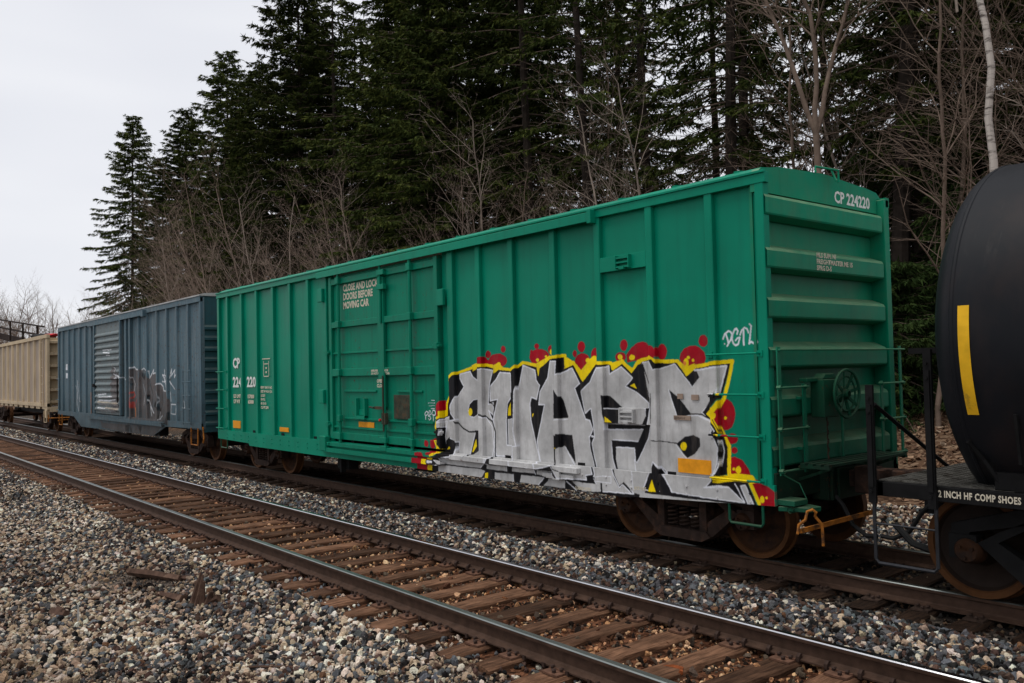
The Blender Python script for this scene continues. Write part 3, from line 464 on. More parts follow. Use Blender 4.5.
G2 = 'p|D|1277,485 1152,491 1084,482 1031,481 941,472 891,429 816,459 755,447 752,391 661,393 616,358 559,350 515,293 519,166 621,185 936,182 1285,184;p|D|1619,503 1510,493 1433,403 1464,225 1655,206;p|D|1946,167 1857,138 606,160 775,100 1389,95 1888,106;s0.037|W|2626,424 2599,355 2630,268 2588,200;s0.029|W|2555,424 2528,338 2502,270;s0.022|W|2670,389 2628,355 2659,233;s0.037|W|1954,325 1765,333;s0.036|W|1943,310 1596,316;s0.036|W|1955,290 1681,289 1542,298;s0.035|W|1944,262 1489,262;s0.036|W|1956,238 1767,237;s0.036|W|1915,221 1544,223;s0.036|W|1845,624 1633,620;s0.036|W|1816,608 1645,599;s0.036|W|1759,587 1673,585;s0.035|W|1539,434 1421,436;s0.045|T|1956,278 1463,273;s0.045|T|1767,242 1463,237;p|K|932,341 869,330 882,287 934,256;p|K|783,296 711,290 677,239 809,266;p|K|585,226 524,242 530,166 621,181;s0.036|K|1166,475 1141,363 1171,283 1119,205;s0.041|K|867,395 819,334 845,273 798,213;s0.034|K|662,365 641,291 689,231;s0.031|K|1250,420 1209,395 1252,363;s0.019|W|1222,444 1168,395 1197,347;s0.018|W|1007,395 970,341 998,270;s0.017|W|733,365 699,305 724,267;p|K|1045,466 954,457 981,418 1032,442;p|K|1336,141 1235,151 1187,103 1337,104;p|K|1090,149 996,146 1021,103;s0.036|W|1248,493 1179,500 1138,483 1084,486;s0.035|W|1031,481 992,489 953,476;s0.033|W|890,472 879,429 803,478 816,455 774,459;s0.032|W|781,391 685,398 638,383 627,357 570,354 592,380 614,427 648,446 568,438;s0.032|W|612,475 603,409;s0.032|W|578,486 592,394;s0.032|W|649,409 569,405;s0.031|W|523,427 488,477 500,437 433,473 445,430 412,451;s0.031|W|512,401 436,365 523,409;s0.031|W|514,351 504,300;s0.033|W|895,303 846,258 810,228 871,265 847,212;s0.032|W|689,238 702,193 655,217;s0.05|R2|1239,339 1197,347 1170,327 1225,307 1255,258 1185,251 1143,300;p|R2|1240,290 1184,287 1185,251 1249,254;s0.05|O|1166,251 1162,199;s0.022|W|505,284 417,284 429,230 506,232 500,284;s0.022|W|322,268 280,269 290,296 306,317;s0.026|W|1591,510 1537,494 1511,448 1593,464 1303,425;s0.057|O|35,407 34,240;p|W|2984,552 2929,551 2930,506 2985,507;p|W|2986,484 2923,483 2932,443 2986,444;s0.035|O|2179,340 2176,193'

# ---------------------------------------------------------------- shared railway metal
IRON = simple('grimy_cast_iron', (.030, .019, .015), .85, 0, .35, 9, .4, dirt=(.075, .038, .024), dirt_amt=.52)
WHEELM = simple('rusty_wheel', (.045, .02, .010), .75, .1, .3, 6, .3, dirt=(.016, .010, .008), dirt_amt=.47)
RIMM = simple('wheel_rim', (.085, .036, .014), .6, .3, .3, 6, .2)
BLACKM = simple('black_underframe', (.009, .0088, .009), .7, .1, .3, 8, .3)
RUBBER = simple('black_rubber', (.015, .015, .015), .6, 0, .2, 8, .1)
ORANGE = simple('orange_rod_paint', (.34, .12, .018), .6, 0, .35, 14, .3, dirt=(.08, .04, .02), dirt_amt=.48)
CREAM = simple('stencil_cream', (.62, .56, .44), .7, 0, .12, 12, 0)
WHITEP = simple('stencil_white', (.72, .74, .70), .7, 0, .1, 12, 0)
ORANGEP = simple('orange_reflector', (.75, .30, .015), .45, 0, .18, 10, .1)
YELREF = simple('yellow_reflective_tape', (.78, .44, .02), .4, 0, .15, 6, .05, dirt=(.25, .15, .03), dirt_amt=.56)
def wheel_meshes():
    a = MB(); r = .43
    pr = [(.06, .07), (.075, .09), (.075, .12), (.02, .16), (.0, .26), (.012, .34), (.05, .37), (.068, .375), (.068, r-.006)]
    a.lathe([(-q, w_) for q, w_ in pr[:7]], (0, 0, r), 'y', 36)
    wm = a.mesh('wheel', [WHEELM], True)
    t = MB(); t.lathe([(-.05, .365), (-.07, .378), (-.07, r-.004), (-.055, r), (.05, r), (.062, r+.022), (.075, r+.025), (.082, r), (.075, .37), (.0, .36)], (0, 0, r), 'y', 40)
    tm = t.mesh('rim', [RIMM], True)
    b = MB(); b.lathe([(.0, 0), (.0, .09), (.075, .26), (.08, .37)], (0, 0, r), 'y', 24)
    return wm, tm, b.mesh('wheel_back', [WHEELM], True)
WM, TMR, WB_ = wheel_meshes()
def side_frame_mesh():
    a = MB(); 
    # outline of a three-piece cast frame in x (along) and z, ring with bolster opening
    def plate(poly, y0=-.06, y1=.06): a.prism(poly, 'y', y0, y1)
    plate([(-1.0, .50), (-.98, .64), (-.45, .80), (.45, .80), (.98, .64), (1.0, .50), (.86, .50), (.84, .58), (.42, .68), (-.42, .68), (-.84, .58), (-.86, .50)])
    plate([(-.42, .70), (-.62, .60), (-.78, .50), (-.42, .20), (-.30, .16), (-.30, .30), (-.36, .36), (-.62, .52), (-.42, .64)])
    plate([(.42, .70), (.62, .60), (.78, .50), (.42, .20), (.30, .16), (.30, .30), (.36, .36), (.62, .52), (.42, .64)])
    plate([(-.42, .20), (-.30, .14), (.30, .14), (.42, .20), (.36, .26), (-.36, .26)], -.1, .1)
    plate([(-.36, .24), (-.26, .24), (-.26, .72), (-.36, .72)], -.075, .075); plate([(.26, .24), (.36, .24), (.36, .72), (.26, .72)], -.075, .075)
    for sx in (-1, 1): a.box(sx*.78, sx*1.0, -.08, .08, .36, .56)
    return a.mesh('side_frame', [IRON])
SFM = side_frame_mesh()
def spring_mesh():
    a = MB(); pts = [(.055*math.cos(t), .055*math.sin(t), .26+.26*t/(2*PI*5.5)) for t in np.linspace(0, 2*PI*5.5, 66)]
    a.tube(pts, .013, 5); return a.mesh('spring', [IRON], True)
SPM = spring_mesh()
def cap_mesh():
    a = MB(); a.lathe([(-.0, 0), (-.02, .05), (-.02, .085), (.0, .10), (.10, .11), (.12, .12)], (0, 0, 0), 'y', 20)
    for k in range(3): t = 2*PI*k/3+.4; a.lathe([(-.045, 0), (-.045, .014), (-.01, .014)], (.055*math.cos(t), 0, .055*math.sin(t)), 'y', 6)
    return a.mesh('bearing_cap', [WHEELM], True)
CAPM = cap_mesh()
def truck(parent, xc, wb=1.71, detail=True, rot=0):
    t = link('bogie', None, parent); t.location = (xc, 0, 0)
    for sx in (-1, 1):
        ax = link('axle', AXM, t); ax.location = (sx*wb/2, 0, .43)
        for sy in (-1, 1):
            for nm, dm in (('wheel', WM), ('wheel_rim', TMR), ('wheel_back', WB_)):
                if nm == 'wheel_back' and not detail: continue
                w_ = link(nm, dm, t); w_.location = (sx*wb/2, sy*.745, 0)
                if sy > 0: w_.rotation_euler = (0, 0, PI)
            if detail:
                c_ = link('bearing_cap', CAPM, t); c_.location = (sx*wb/2, sy*1.07, .43)
                if sy > 0: c_.rotation_euler = (0, 0, PI)
    for sy in (-1, 1):
        s = link('side_frame', SFM, t); s.location = (0, sy*.98, 0); s.scale = (wb/1.71, 1, 1)
        if detail:
            for dx in (-.17, 0, .17):
                q = link('spring', SPM, t); q.location = (dx, sy*.99, 0)
    q = MB(); q.box(-.24, .24, -1.04, 1.04, .52, .66); q.box(-.4, .4, -.35, .35, .62, .74)
    for sx in (-1, 1): q.box(sx*.38, sx*.44, -.8, .8, .30, .42)
    q.build('bolster', IRON, t)
    return t
a = MB(); a.lathe([(-1.05, .07), (-.8, .08), (.8, .08), (1.05, .07)], (0, 0, 0), 'y', 14); AXM = a.mesh('axle', [IRON], True)
def coupler(parent, x0, dirx, z=.87):
    """knuckle coupler reaching from the body end at x0"""
    q = MB(); d = dirx
    q.box(x0-d*.25, x0+d*.16, -.09, .09, z-.09, z+.09)
    q.box(x0+d*.10, x0+d*.30, -.15, .10, z-.14, z+.14)
    q.prism([(x0+d*.28, .10), (x0+d*.46, .16), (x0+d*.50, .10), (x0+d*.36, .02), (x0+d*.30, -.02)], 'z', z-.12, z+.12)
    q.prism([(x0+d*.26, -.15), (x0+d*.40, -.19), (x0+d*.44, -.10), (x0+d*.40, -.04), (x0+d*.30, -.06)], 'z', z-.13, z+.13)
    return q.build('coupler', IRON, parent, bevel=.01)
def air_hose(parent, x0, dirx, y):
    q = MB(); pts = [(x0, y, .72), (x0+dirx*.1, y, .62), (x0+dirx*.22, y-.02, .42), (x0+dirx*.38, y-.04, .33), (x0+dirx*.5, y-.05, .34)]
    q.tube(pts, .024, 8); q.lathe([(-.06, .03), (.06, .034)], (x0, y, .73), 'z', 8); return q.build('air_hose', RUBBER, parent, smooth=True)

# ---------------------------------------------------------------- green boxcar
GX = -5.1216; W2 = 1.298; GL = 15.40
car = thing('green_boxcar', 'bright green double door boxcar with big silver graffiti at its right end', 'boxcar', (GX, TR2, 0))
CMAP = {'R': (.36, .004, .014), 'Y': (.90, .66, .004), 'K': (.010, .010, .012), 'S': (.50, .495, .49), 'W': (.74, .75, .80), 'O': (.8, .25, .04), 'D': (.10, .085, .08), 'T': (.42, .36, .28), 'R2': (.42, .06, .045)}
gim = paint_image('graffiti_paint', raster('p|S|90,118 1120,104 1120,170 90,170;'+G1, -.1, 6.9, .4, 2.75, .005, CMAP))
GREEN = car_paint('green_car_paint', car, (.001, .215, .128), .36, (gim, (-.1, 6.9, .4, 2.75)), rust_at=.655)
GREENE = car_paint('green_end_paint', car, (.002, .225, .122), .38, None, dust_highlight=(.24, .33, .19), rust_at=.68, grime=(1.7, 4.0, .72))
GREEND = car_paint('grimy_green_gear_paint', car, (.002, .125, .062), .6, None, dust_highlight=(.06, .09, .05), rust_at=.60, grime=(2.0, 4.0, .9))
GREENDR = car_paint('worn_green_door_paint', car, (.002, .19, .112), .42, (gim, (-.1, 6.9, .4, 2.75)), rust_at=.60, streak=.6)
sillz = [(0, .69), (1.85, .60), (2.1, .575), (6.3, .585), (9.9, .575), (13.5, .585), (13.56, .64), (15.4, .665)]
posts = [.74, 1.61, 2.47, 3.31, 4.19, 4.96, 5.67]; fposts = [9.82, 10.56, 11.39, 12.22, 13.09, 13.94, 14.79]
yo = -W2
def gb(*a, **k): return MB().box(*a, **k)
def mirror_y(q):
    k = len(q.v); q.v += [(x, -y, z) for x, y, z in q.v]; q.f += [tuple(i+k for i in reversed(f)) for f in q.f]; q.mi += q.mi; return q
# bays
pl = [.13]+posts; allp = [(-a) for a in pl]
def bay(s0, s1, z0=.80, z1=4.03, name='side_panel', yf=yo+.065):
    q = MB(); nx_, nz_ = 6, 12; P = []; F = []
    for j in range(nz_+1):
        for i in range(nx_+1):
            u, v_ = i/nx_, j/nz_; bow = .010*math.sin(PI*u)*(.6+.6*math.sin(v_*9+s0*5))
            P.append((-(s0+(s1-s0)*u), yf+bow, z0+(z1-z0)*v_))
    for j in range(nz_):
        for i in range(nx_): a_ = j*(nx_+1)+i; F.append((a_, a_+1, a_+nx_+2, a_+nx_+1))
    q.add(P, F); q.box(-s0, -s1, yf+.02, yf+.035, z0, z1)
    return q.build(name, GREEN, car, smooth=True)
sp_all = [.128]+posts
for a_, b_ in zip(sp_all[:-1], sp_all[1:]): bay(a_, b_)
bay(5.67, 5.95)
sp_far = fposts+[15.34]
for a_, b_ in zip(sp_far[:-1], sp_far[1:]): bay(a_, b_)
bay(9.62, 9.84)
for s in posts+fposts:
    wd = .052 if s not in (5.67, 9.82) else .075
    MB().prism([(-s-wd, yo+.07), (-s-wd, yo+.008), (-s-wd+.01, yo), (-s+wd-.01, yo), (-s+wd, yo+.008), (-s+wd, yo+.07)], 'z', .86, 4.035).build('side_post', GREEN, car)
q = MB().box(-.024, -.13, yo-.004, yo+.10, .74, 4.13); q.box(-.13, -.26, yo+.105, yo+.13, .74, 4.13); q.build('corner_post', GREEN, car, bevel=.006)
MB().box(-15.28, -15.40, yo, yo+.12, .68, 4.13).build('corner_post', GREEN, car, bevel=.006)
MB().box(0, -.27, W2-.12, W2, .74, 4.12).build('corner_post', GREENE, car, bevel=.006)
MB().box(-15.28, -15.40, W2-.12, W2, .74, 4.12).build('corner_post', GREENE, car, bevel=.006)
# sill plate
MB().prism([(-s, z) for s, z in sillz]+[(-15.4, .875), (0, .90)], 'y', yo-.002, yo+.05).build('side_sill', GREEN, car)
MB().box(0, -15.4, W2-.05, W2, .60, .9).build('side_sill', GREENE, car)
q = MB().box(-2.85, -9.95, yo-.075, yo-.004, .80, .872)
q.build('lower_door_track', GREENDR, car, bevel=.004)
q = MB().box(-5.85, -9.75, yo-.11, yo-.01, .70, .735); q.box(-5.85, -9.75, yo-.115, yo-.105, .69, .77); q.build('door_step_rail', GREENDR, car)
# eave + roof
q = MB().box(.005, -15.41, yo-.012, yo+.07, 4.03, 4.145); q.box(.006, -15.42, yo-.03, yo+.02, 4.13, 4.158); q.build('eave_rail', GREEN, car, bevel=.004)
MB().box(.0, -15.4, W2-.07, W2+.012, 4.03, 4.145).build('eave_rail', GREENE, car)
q = MB().box(-2.5, -9.98, yo-.085, yo-.015, 4.045, 4.10); q.box(-2.5, -9.98, yo-.09, yo-.078, 3.985, 4.10)
q.box(-2.46, -2.53, yo-.10, yo, 3.96, 4.13); q.build('upper_door_track', GREEN, car, bevel=.003)
rp = [(yo+.0, 4.150), (yo+.10, 4.215), (yo+.35, 4.245), (0, 4.285), (W2-.35, 4.245), (W2-.10, 4.215), (W2, 4.15), (W2-.1, 4.10), (yo+.1, 4.10)]
MB().prism(rp, 'x', -.10, -15.3).build('roof', GREEN, car)
for k in range(18):
    s = .42+k*.86
    MB().prism([(y, z+.02) for y, z in rp[1:6]]+[(y, z-.01) for y, z in rp[5:0:-1]], 'x', -s-.03, -s+.03).build('roof_seam_cap', GREEN, car)
# plug door
dz0, dz1 = .93, 3.98; ds0, ds1 = 5.97, 9.60; yd = yo+.035
d = MB()
P = []; 
d.box(-ds0, -ds1, yd, yd+.05, dz0, dz1); door = d.build('plug_door', GREENDR, car)
for z, h_ in ((3.87, .11), (3.06, .11), (2.17, .14), (1.0, .13)):
    MB().box(-ds0-.02, -ds1+.02, yd-.055, yd-.002, z-h_/2, z+h_/2).build('door_rib', GREENDR, door, bevel=.006)
for z, a_, b_ in ((2.53, 5.99, 9.5), (1.83, 6.5, 7.25), (1.83, 7.95, 9.1), (1.33, 6.2, 9.1), (1.16, 6.0, 9.5)):
    MB().box(-a_, -b_, yd-.03, yd-.003, z-.017, z+.017).build('door_rib', GREENDR, door, bevel=.004)
for s in (6.02, 9.55): MB().box(-s-.05, -s+.05, yd-.06, yd-.001, dz0+.01, dz1-.01).build('door_frame', GREENDR, door, bevel=.005)
MB().box(-7.60, -7.80, yd-.065, yd-.004, 1.55, 3.80).build('door_centre_post', GREENDR, door, bevel=.005)
for s in (6.72, 9.16):
    MB().tube([(-s, yo-.05, .80), (-s, yo-.05, 4.06)], .030, 8).build('lock_bar', GREENDR, door, smooth=True)
    for z in (3.87, 3.06, 2.17, 1.0, 1.33):
        MB().box(-s-.055, -s+.055, yo-.092, yo-.01, z-.06, z+.06).build('lock_bar_bracket', GREENDR, door, bevel=.006)
MB().tube([(-7.56, yo-.05, .86), (-7.56, yo-.05, 2.15)], .024, 8).build('lock_bar', GREENDR, door, smooth=True)
MB().tube([(-7.66, yo-.05, 3.0), (-7.66, yo-.05, 4.04)], .022, 8).build('lock_bar', GREENDR, door, smooth=True)
for z in (3.87, 3.62, 1.0, .86): MB().box(-7.50, -7.72, yo-.085, yo-.012, z-.045, z+.045).build('lock_bar_bracket', GREENDR, door, bevel=.006)
for s in (5.98, 9.64):
    for z in (1.2, 2.55): 
        q = MB().box(-s-.09, -s+.09, yo-.07, yo+.0, z-.018, z+.018); q.box(-s-.03, -s+.05, yo-.08, yo, z-.05, z+.05); q.build('door_hinge', GREENDR, door, bevel=.004)
for s, z in ((5.86, 3.30), (9.90, 3.66), (9.90, 1.72)):
    MB().box(-s-.09, -s+.09, yo-.06, yo+.0, z-.13, z+.13).build('door_stop', GREEN, car, bevel=.01)
PLQ = simple('dark_tack_board', (.045, .05, .035), .7, .1, .4, 10, .3, dirt=(.09, .06, .035), dirt_amt=.5)
MB().box(-6.84, -7.34, yd-.045, yd-.004, 1.37, 1.77).build('tack_board', PLQ, door, 'dark rusty square tack board', bevel=.005)
q = MB().box(-8.28, -8.31, yd-.07, yd-.004, 1.36, 1.70); q.box(-8.58, -8.61, yd-.07, yd-.004, 1.36, 1.70); q.box(-8.28, -8.61, yd-.08, yd-.004, 1.33, 1.39); q.box(-8.33, -8.57, yd-.02, yd-.003, 1.40, 1.5); q.build('door_pocket', GREEN, door)
q = MB().box(-7.60, -7.90, yd-.10, yd-.06, 1.52, 1.57); q.tube([(-7.88, yd-.12, 1.545), (-8.02, yd-.12, 1.56)], .016, 6); q.tube([(-7.56, yd-.12, 1.15), (-7.56, yd-.12, 2.1)], .016, 6)
q.box(-7.50, -7.62, yd-.12, yd-.06, 1.27, 1.46); q.build('door_handle', PLQ, door)
MB().lathe([(-.02, 0), (-.02, .022), (.01, .022)], (-7.70, yd-.10, 1.34), 'y', 8).build('door_seal', simple('red_seal', (.5, .02, .02), .5), door, 'small red seal')
# bracket strips between two posts
for z0, z1 in ((3.33, 3.515), (1.46, 1.655)):
    q = MB().box(-1.66, -2.42, yo+.005, yo+.06, z0, z1); st = q.build('anchor_strip', GREEN, car, bevel=.004)
    q = MB(); zc = (z0+z1)/2
    for k in range(3): q.box(-1.89, -2.11, yo-.045, yo+.008, zc-.07+k*.055, zc-.05+k*.055)
    q.box(-1.885, -1.90, yo-.05, yo+.008, zc-.08, zc+.08); q.box(-2.10, -2.115, yo-.05, yo+.008, zc-.08, zc+.08); q.box(-1.96, -2.04, yo-.06, yo+.006, zc-.09, zc-.06)
    q.build('anchor_bracket', GREEN, st)
# sill latch bits
for s0, s1 in ((2.95, 3.75), (5.3, 5.75)):
    pass
q = MB().box(-2.95, -3.55, yo-.05, yo-.003, .70, .77); q.box(-3.18, -3.32, yo-.075, yo-.04, .69, .80); q.build('sill_latch', GREEN, car, bevel=.005)
q = MB().box(-9.62, -9.86, yo-.13, yo-.02, .70, .98); q.box(-9.55, -9.93, yo-.10, yo-.02, .80, .87); q.build('door_roller', GREENDR, car, bevel=.01)
q = MB()
for s in list(np.arange(.3, 2.9, .42))+list(np.arange(10.2, 15.2, .42)):
    for dz in (.70, .79): q.lathe([(-.014, 0), (-.014, .012), (.0, .014)], (-s, yo-.002, dz), 'y', 6)
q.build('sill_rivets', GREEN, car, kind='stuff')
# side ladders and stirrups
def side_ladder(s0, s1, ysd, mat_):
    t = link('side_ladder', None, car)
    for z in (2.26, 1.83, 1.39, .93):
        q = MB().tube([(-s0, ysd*W2, z), (-s0, ysd*(W2+.065), z), (-s1, ysd*(W2+.065), z), (-s1, ysd*W2, z)], .0125, 6)
        for s in (s0, s1): q.box(-s-.035, -s+.035, ysd*(W2-.002), ysd*(W2+.014), z-.035, z+.03)
        q.build('rung', mat_, t)
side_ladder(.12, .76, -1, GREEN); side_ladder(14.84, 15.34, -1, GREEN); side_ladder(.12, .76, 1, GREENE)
def stirrup(s0, s1, zt, zb, ysd=-1, m_=None):
    y = ysd*(W2-.02)
    return MB().tube([(-s0, y, zt), (-s0, y, zb+.03), (-s0-.02, y, zb), (-s1+.02, y, zb), (-s1, y, zb+.03), (-s1, y, zt)], .0155, 6).build('stirrup_step', m_ or GREENE, car)
stirrup(.16, .58, .75, .46); stirrup(14.86, 15.26, .75, .46)
# end wall, corrugated
base = -.19; pr = [(base, .78)]
for zt in (1.345, 1.86, 2.375, 2.89, 3.41, 3.965):
    pr += [(base, zt-.285), (base+.03, zt-.295) , (-.014, zt-.262), (-.004, zt-.245), (-.003, zt-.085), (-.022, zt-.055), (base, zt+.01)]
pr += [(base, 4.10)]
pz = [p for p in pr]
q = MB(); P = []; F = []; yl = [-W2+.004, -W2+.03, W2-.17, W2-.10]
for j, y in enumerate(yl):
    for x, z in pz:
        P.append((base+(x-base)*(1 if j < 3 else 0), max(y, -W2+.10) if x < -.1 else y, z))
k = len(pz)
for j in range(3):
    for i in range(k-1): F.append((j*k+i, j*k+i+1, (j+1)*k+i+1, (j+1)*k+i))
q.add(P, F); q.prism([(-W2+.0, 3.95), (-W2+.0, 4.155), (-W2+.06, 4.20), (-.9, 4.255), (0, 4.295), (.9, 4.235), (W2-.2, 4.17), (W2-.13, 4.14), (W2-.13, 3.95)], 'x', -.18, -.085)
q.box(-.23, -.195, -W2+.05, W2-.05, .7, 4.1)
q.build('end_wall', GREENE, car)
# far end wall (plain ribs)
q = MB().box(-15.30, -15.33, -W2+.05, W2-.05, .7, 4.2)
for zt in (1.345, 1.86, 2.375, 2.89, 3.41, 3.965): q.box(-15.32, -15.39, -W2+.1, W2-.1, zt-.26, zt-.03)
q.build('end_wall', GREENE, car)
q = MB().tube([(-.06, -.22, 4.28), (-.06, -.22, 4.345), (.02, .12, 4.33), (.02, .12, 4.19)], .014, 6); q.tube([(-.02, .05, 4.33), (.03, .05, 4.20)], .012, 6); q.build('roof_grab_iron', GREENE, car)
# end sill, pockets
q = MB().box(.0, -.12, -W2+.03, W2-.03, .74, 1.02); q.box(.10, -.1, -.45, .45, .66, 1.04); q.box(.14, .10, -.30, .30, .66, 1.0); q.build('end_sill', GREEND, car, bevel=.008)
q = MB().box(.02, .13, -.42, -.36, .66, 1.1); q.box(.02, .13, .36, .42, .66, 1.1); q.box(.14, -.02, .05, .95, 1.0, 1.06); q.build('striker_casting', GREEND, car, bevel=.01)
# end grab rails and ladders
def rod(name, pts, r=.0125, m_=None, par=None): return MB().tube(pts, r, 6).build(name, m_ or GREENE, par or car)
gr = rod('end_grab_rail', [(0, -1.25, 2.29), (.075, -1.25, 2.29), (.075, W2+.1, 2.29)])
rod('end_grab_rail', [(0, -.45, 2.30), (.075, -.45, 2.30)])
el_ = link('end_ladder', None, car)
for y in (-1.235, -.785): MB().box(.045, .06, y-.03, y+.03, 1.0, 2.32 if y < -1 else 1.93).build('ladder_stile', GREENE, el_)
for z in (1.90, 1.47, 1.045):
    q = MB().tube([(.08, -1.26, z), (.08, -.75, z)], .0125, 6)
    for y in (-1.25, -.77): q.lathe([(0, .026), (.05, .026)], (.04, y, z), 'x', 6)
    q.build('rung', GREENE, el_)
for z in (1.78, 1.25): MB().box(.0, .05, -.86, -.80, z-.015, z+.015).build('ladder_bracket', GREENE, el_)
er = link('end_ladder', None, car)
for y in (.86, W2+.03): MB().box(.045, .06, y-.025, y+.025, 1.05, 2.33 if y > 1 else 1.92).build('ladder_stile', GREENE, er)
for z in (1.89, 1.47, 1.06):
    q = MB().tube([(.08, .82, z), (.08, W2+.07, z)], .0125, 6)
    for y in (.84, W2+.05): q.lathe([(0, .026), (.05, .026)], (.04, y, z), 'x', 6)
    q.build('rung', GREENE, er)
# hand brake
hb = link('hand_brake', None, car)
q = MB().box(.0, .16, -.58, -.28, 1.56, 1.97); q.prism([(-.58, 1.97), (-.28, 1.97), (-.32, 2.03), (-.50, 2.03)], 'x', .02, .14); q.lathe([(0, .10), (.08, .06), (.1, .05)], (.17, -.325, 1.80), 'x', 18); q.box(0, .10, -.80, -.58, 1.94, 1.99)
q.build('brake_housing', GREEND, hb, bevel=.01)
q = MB(); cx, cy, cz, R_ = .28, -.325, 1.81, .255
pts = [(cx, cy+R_*math.cos(t), cz+R_*math.sin(t)) for t in np.linspace(0, 2*PI, 33)]; q.tube(pts, .016, 6, caps=False)
for k in range(8):
    t = 2*PI*k/8+.2; q.bar((cx-.03, cy+.03*math.cos(t), cz+.03*math.sin(t)), (cx, cy+R_*math.cos(t), cz+R_*math.sin(t)), .012, .034)
pts = [(cx-.01, cy+R_*.72*math.cos(t), cz+R_*.72*math.sin(t)) for t in np.linspace(0, 2*PI, 29)]; q.tube(pts, .010, 5, caps=False)
q.lathe([(-.06, .05), (.02, .05), (.03, .03)], (cx, cy, cz), 'x', 12); q.build('brake_wheel', GREEND, hb, smooth=True)
q = MB()
for k in range(11):
    z = 1.54-k*.047; q.tube([(.12+(.008 if k % 2 else 0), -.47+.012*math.cos(t)*(1 if k % 2 else .3), z+.026*math.sin(t)) for t in np.linspace(0, 2*PI, 9)], .006, 4, caps=False)
q.build('brake_chain', IRON, hb); rod('brake_pipe', [(.03, .0, 1.56), (.03, .0, 1.05)], .016, par=hb)
q = MB()
for x in (.10, .19, .28, .37): q.box(x, x+.055, -.98, .66, 1.085, 1.11)
q.box(.08, .43, -.98, -.94, 1.06, 1.085); q.box(.08, .43, .62, .66, 1.06, 1.085); q.box(.08, .43, -.2, -.16, 1.05, 1.085)
for y in (-.85, .45): q.bar((0, y, .92), (.38, y, 1.06), .03, .03)
q.build('brake_step', GREEND, car)
# underframe
q = MB().box(-.2, -15.2, -.20, .20, .62, .95); q.box(-.1, -15.3, -W2+.08, W2-.08, .93, .99)
for s in np.arange(1.4, 15, 1.5): q.box(-s-.06, -s+.06, -W2+.06, W2-.06, .76, .93)
q.build('underframe', BLACKM, car)
q = MB().lathe([(-.5, 0), (-.5, .2), (.5, .2), (.5, 0)], (-9.2, .55, .55), 'x', 14); q.box(-7.0, -7.5, -.8, -.4, .45, .75); q.tube([(-2.5, -.5, .55), (-12.5, -.5, .55)], .02, 5); q.box(-9.3, -9.75, -1.1, -.9, .35, .6); q.box(-9.42, -9.47, -1.2, -1.1, .3, .6); q.build('brake_gear', BLACKM, car)
truck(car, -1.43); truck(car, -13.38, 1.72)
coupler(car, .13, 1); coupler(car, -15.5, -1); air_hose(car, .1, 1, -.35)
# green corner bracket, uncoupling lever
q = MB().box(.0, .20, -1.26, -1.02, .70, .76); q.prism([(.02, -1.28), (.30, -1.16), (.34, -1.0), (.18, -.94), (.05, -1.05)], 'z', .64, .69); q.lathe([(-.03, .035), (.05, .035)], (.14, -1.22, .66), 'y', 8); q.build('lever_bracket', GREENE, car, bevel=.006)
q = MB(); q.tube([(.30, -1.38, .46), (.31, -1.37, .55), (.36, -1.33, .60), (.37, -1.31, .68), (.41, -1.28, .70), (.43, -1.25, .67), (.41, -1.24, .63), (.46, -1.20, .55), (.46, -1.19, .34)], .015, 7)
q.build('uncoupling_handle', ORANGE, car, smooth=True)
q = MB(); q.bar((.32, -1.36, .49), (.36, .0, .52), .022, .045); q.tube([(.36, -.02, .52), (.36, .05, .58), (.34, .10, .68), (.33, .10, .75)], .014, 6); q.build('uncoupling_rod', ORANGE, car)
rod('air_pipe', [(.02, -1.22, 1.02), (.10, -1.0, .9), (.16, -.96, .72)], .007)
# reflectors, lettering
for s0, s1, z0, z1 in ((.815, 1.295, .935, 1.095), (14.14, 14.58, .945, 1.115), (11.58, 12.02, .965, 1.055)):
    MB().box(-s0, -s1, yo+.048, yo+.060, z0, z1).build('orange_reflector', ORANGEP, car)
MB().box(-8.06, -8.60, yd-.012, yd-.004, 1.185, 1.28).build('orange_reflector', ORANGEP, car)
yl_ = yo+.050
text('CP', WHITEP, car, (-14.55, yl_, 2.33), 'y-', .29, bold=.012, fit=(.42, .245))
text('224', WHITEP, car, (-14.57, yl_, 1.89), 'y-', .29, bold=.010, fit=(.53, .245))
text('220', WHITEP, car, (-13.74, yl_, 1.89), 'y-', .29, bold=.010, fit=(.50, .245))
text('LD LMT\nLT WT', CREAM, car, (-14.53, yl_, 1.52), 'y-', .13, bold=.006, line=1.1, fit=(.42, .21))
text('157000\n 63000', CREAM, car, (-13.70, yl_, 1.52), 'y-', .13, bold=.006, line=1.1, fit=(.36, .21))
text('EXW 10-8 H 14-2\nEXT W 9-5 H 13-9\nIL 52-5\nIW 9-2\nIH 10-10\nCU FT 5290', CREAM, car, (-12.97, yl_, 1.42), 'y-', .095, bold=.004, line=1.15, fit=(.62, .50))
q = MB()
for a_ in ((-12.86, -12.46, 2.50, 2.52), (-12.80, -12.52, 2.12, 2.14), (-12.80, -12.785, 2.12, 2.46), (-12.535, -12.52, 2.12, 2.46), (-12.76, -12.56, 2.39, 2.41), (-12.69, -12.63, 2.29, 2.33), (-12.69, -12.63, 2.20, 2.24)): q.box(a_[0], a_[1], yl_-.006, yl_, a_[2], a_[3])
q.build('plate_symbol', CREAM, car)
text('CLOSE AND LOCK\nDOORS BEFORE\nMOVING CAR', CREAM, car, (-9.12, yd-.004, 3.34), 'y-', .185, bold=.007, line=.92, fit=(1.27, .46))
text('IMPROPER USE OF DOOR\nDO NOT FORK LIFT DOOR', CREAM, car, (-8.05, yd-.058, 2.17), 'y-', .05, xs=1.0, bold=.002)
text('OPEN\nCLOSE', CREAM, car, (-7.84, yd-.068, 1.98), 'y-', .08, xs=1.0, bold=.003)
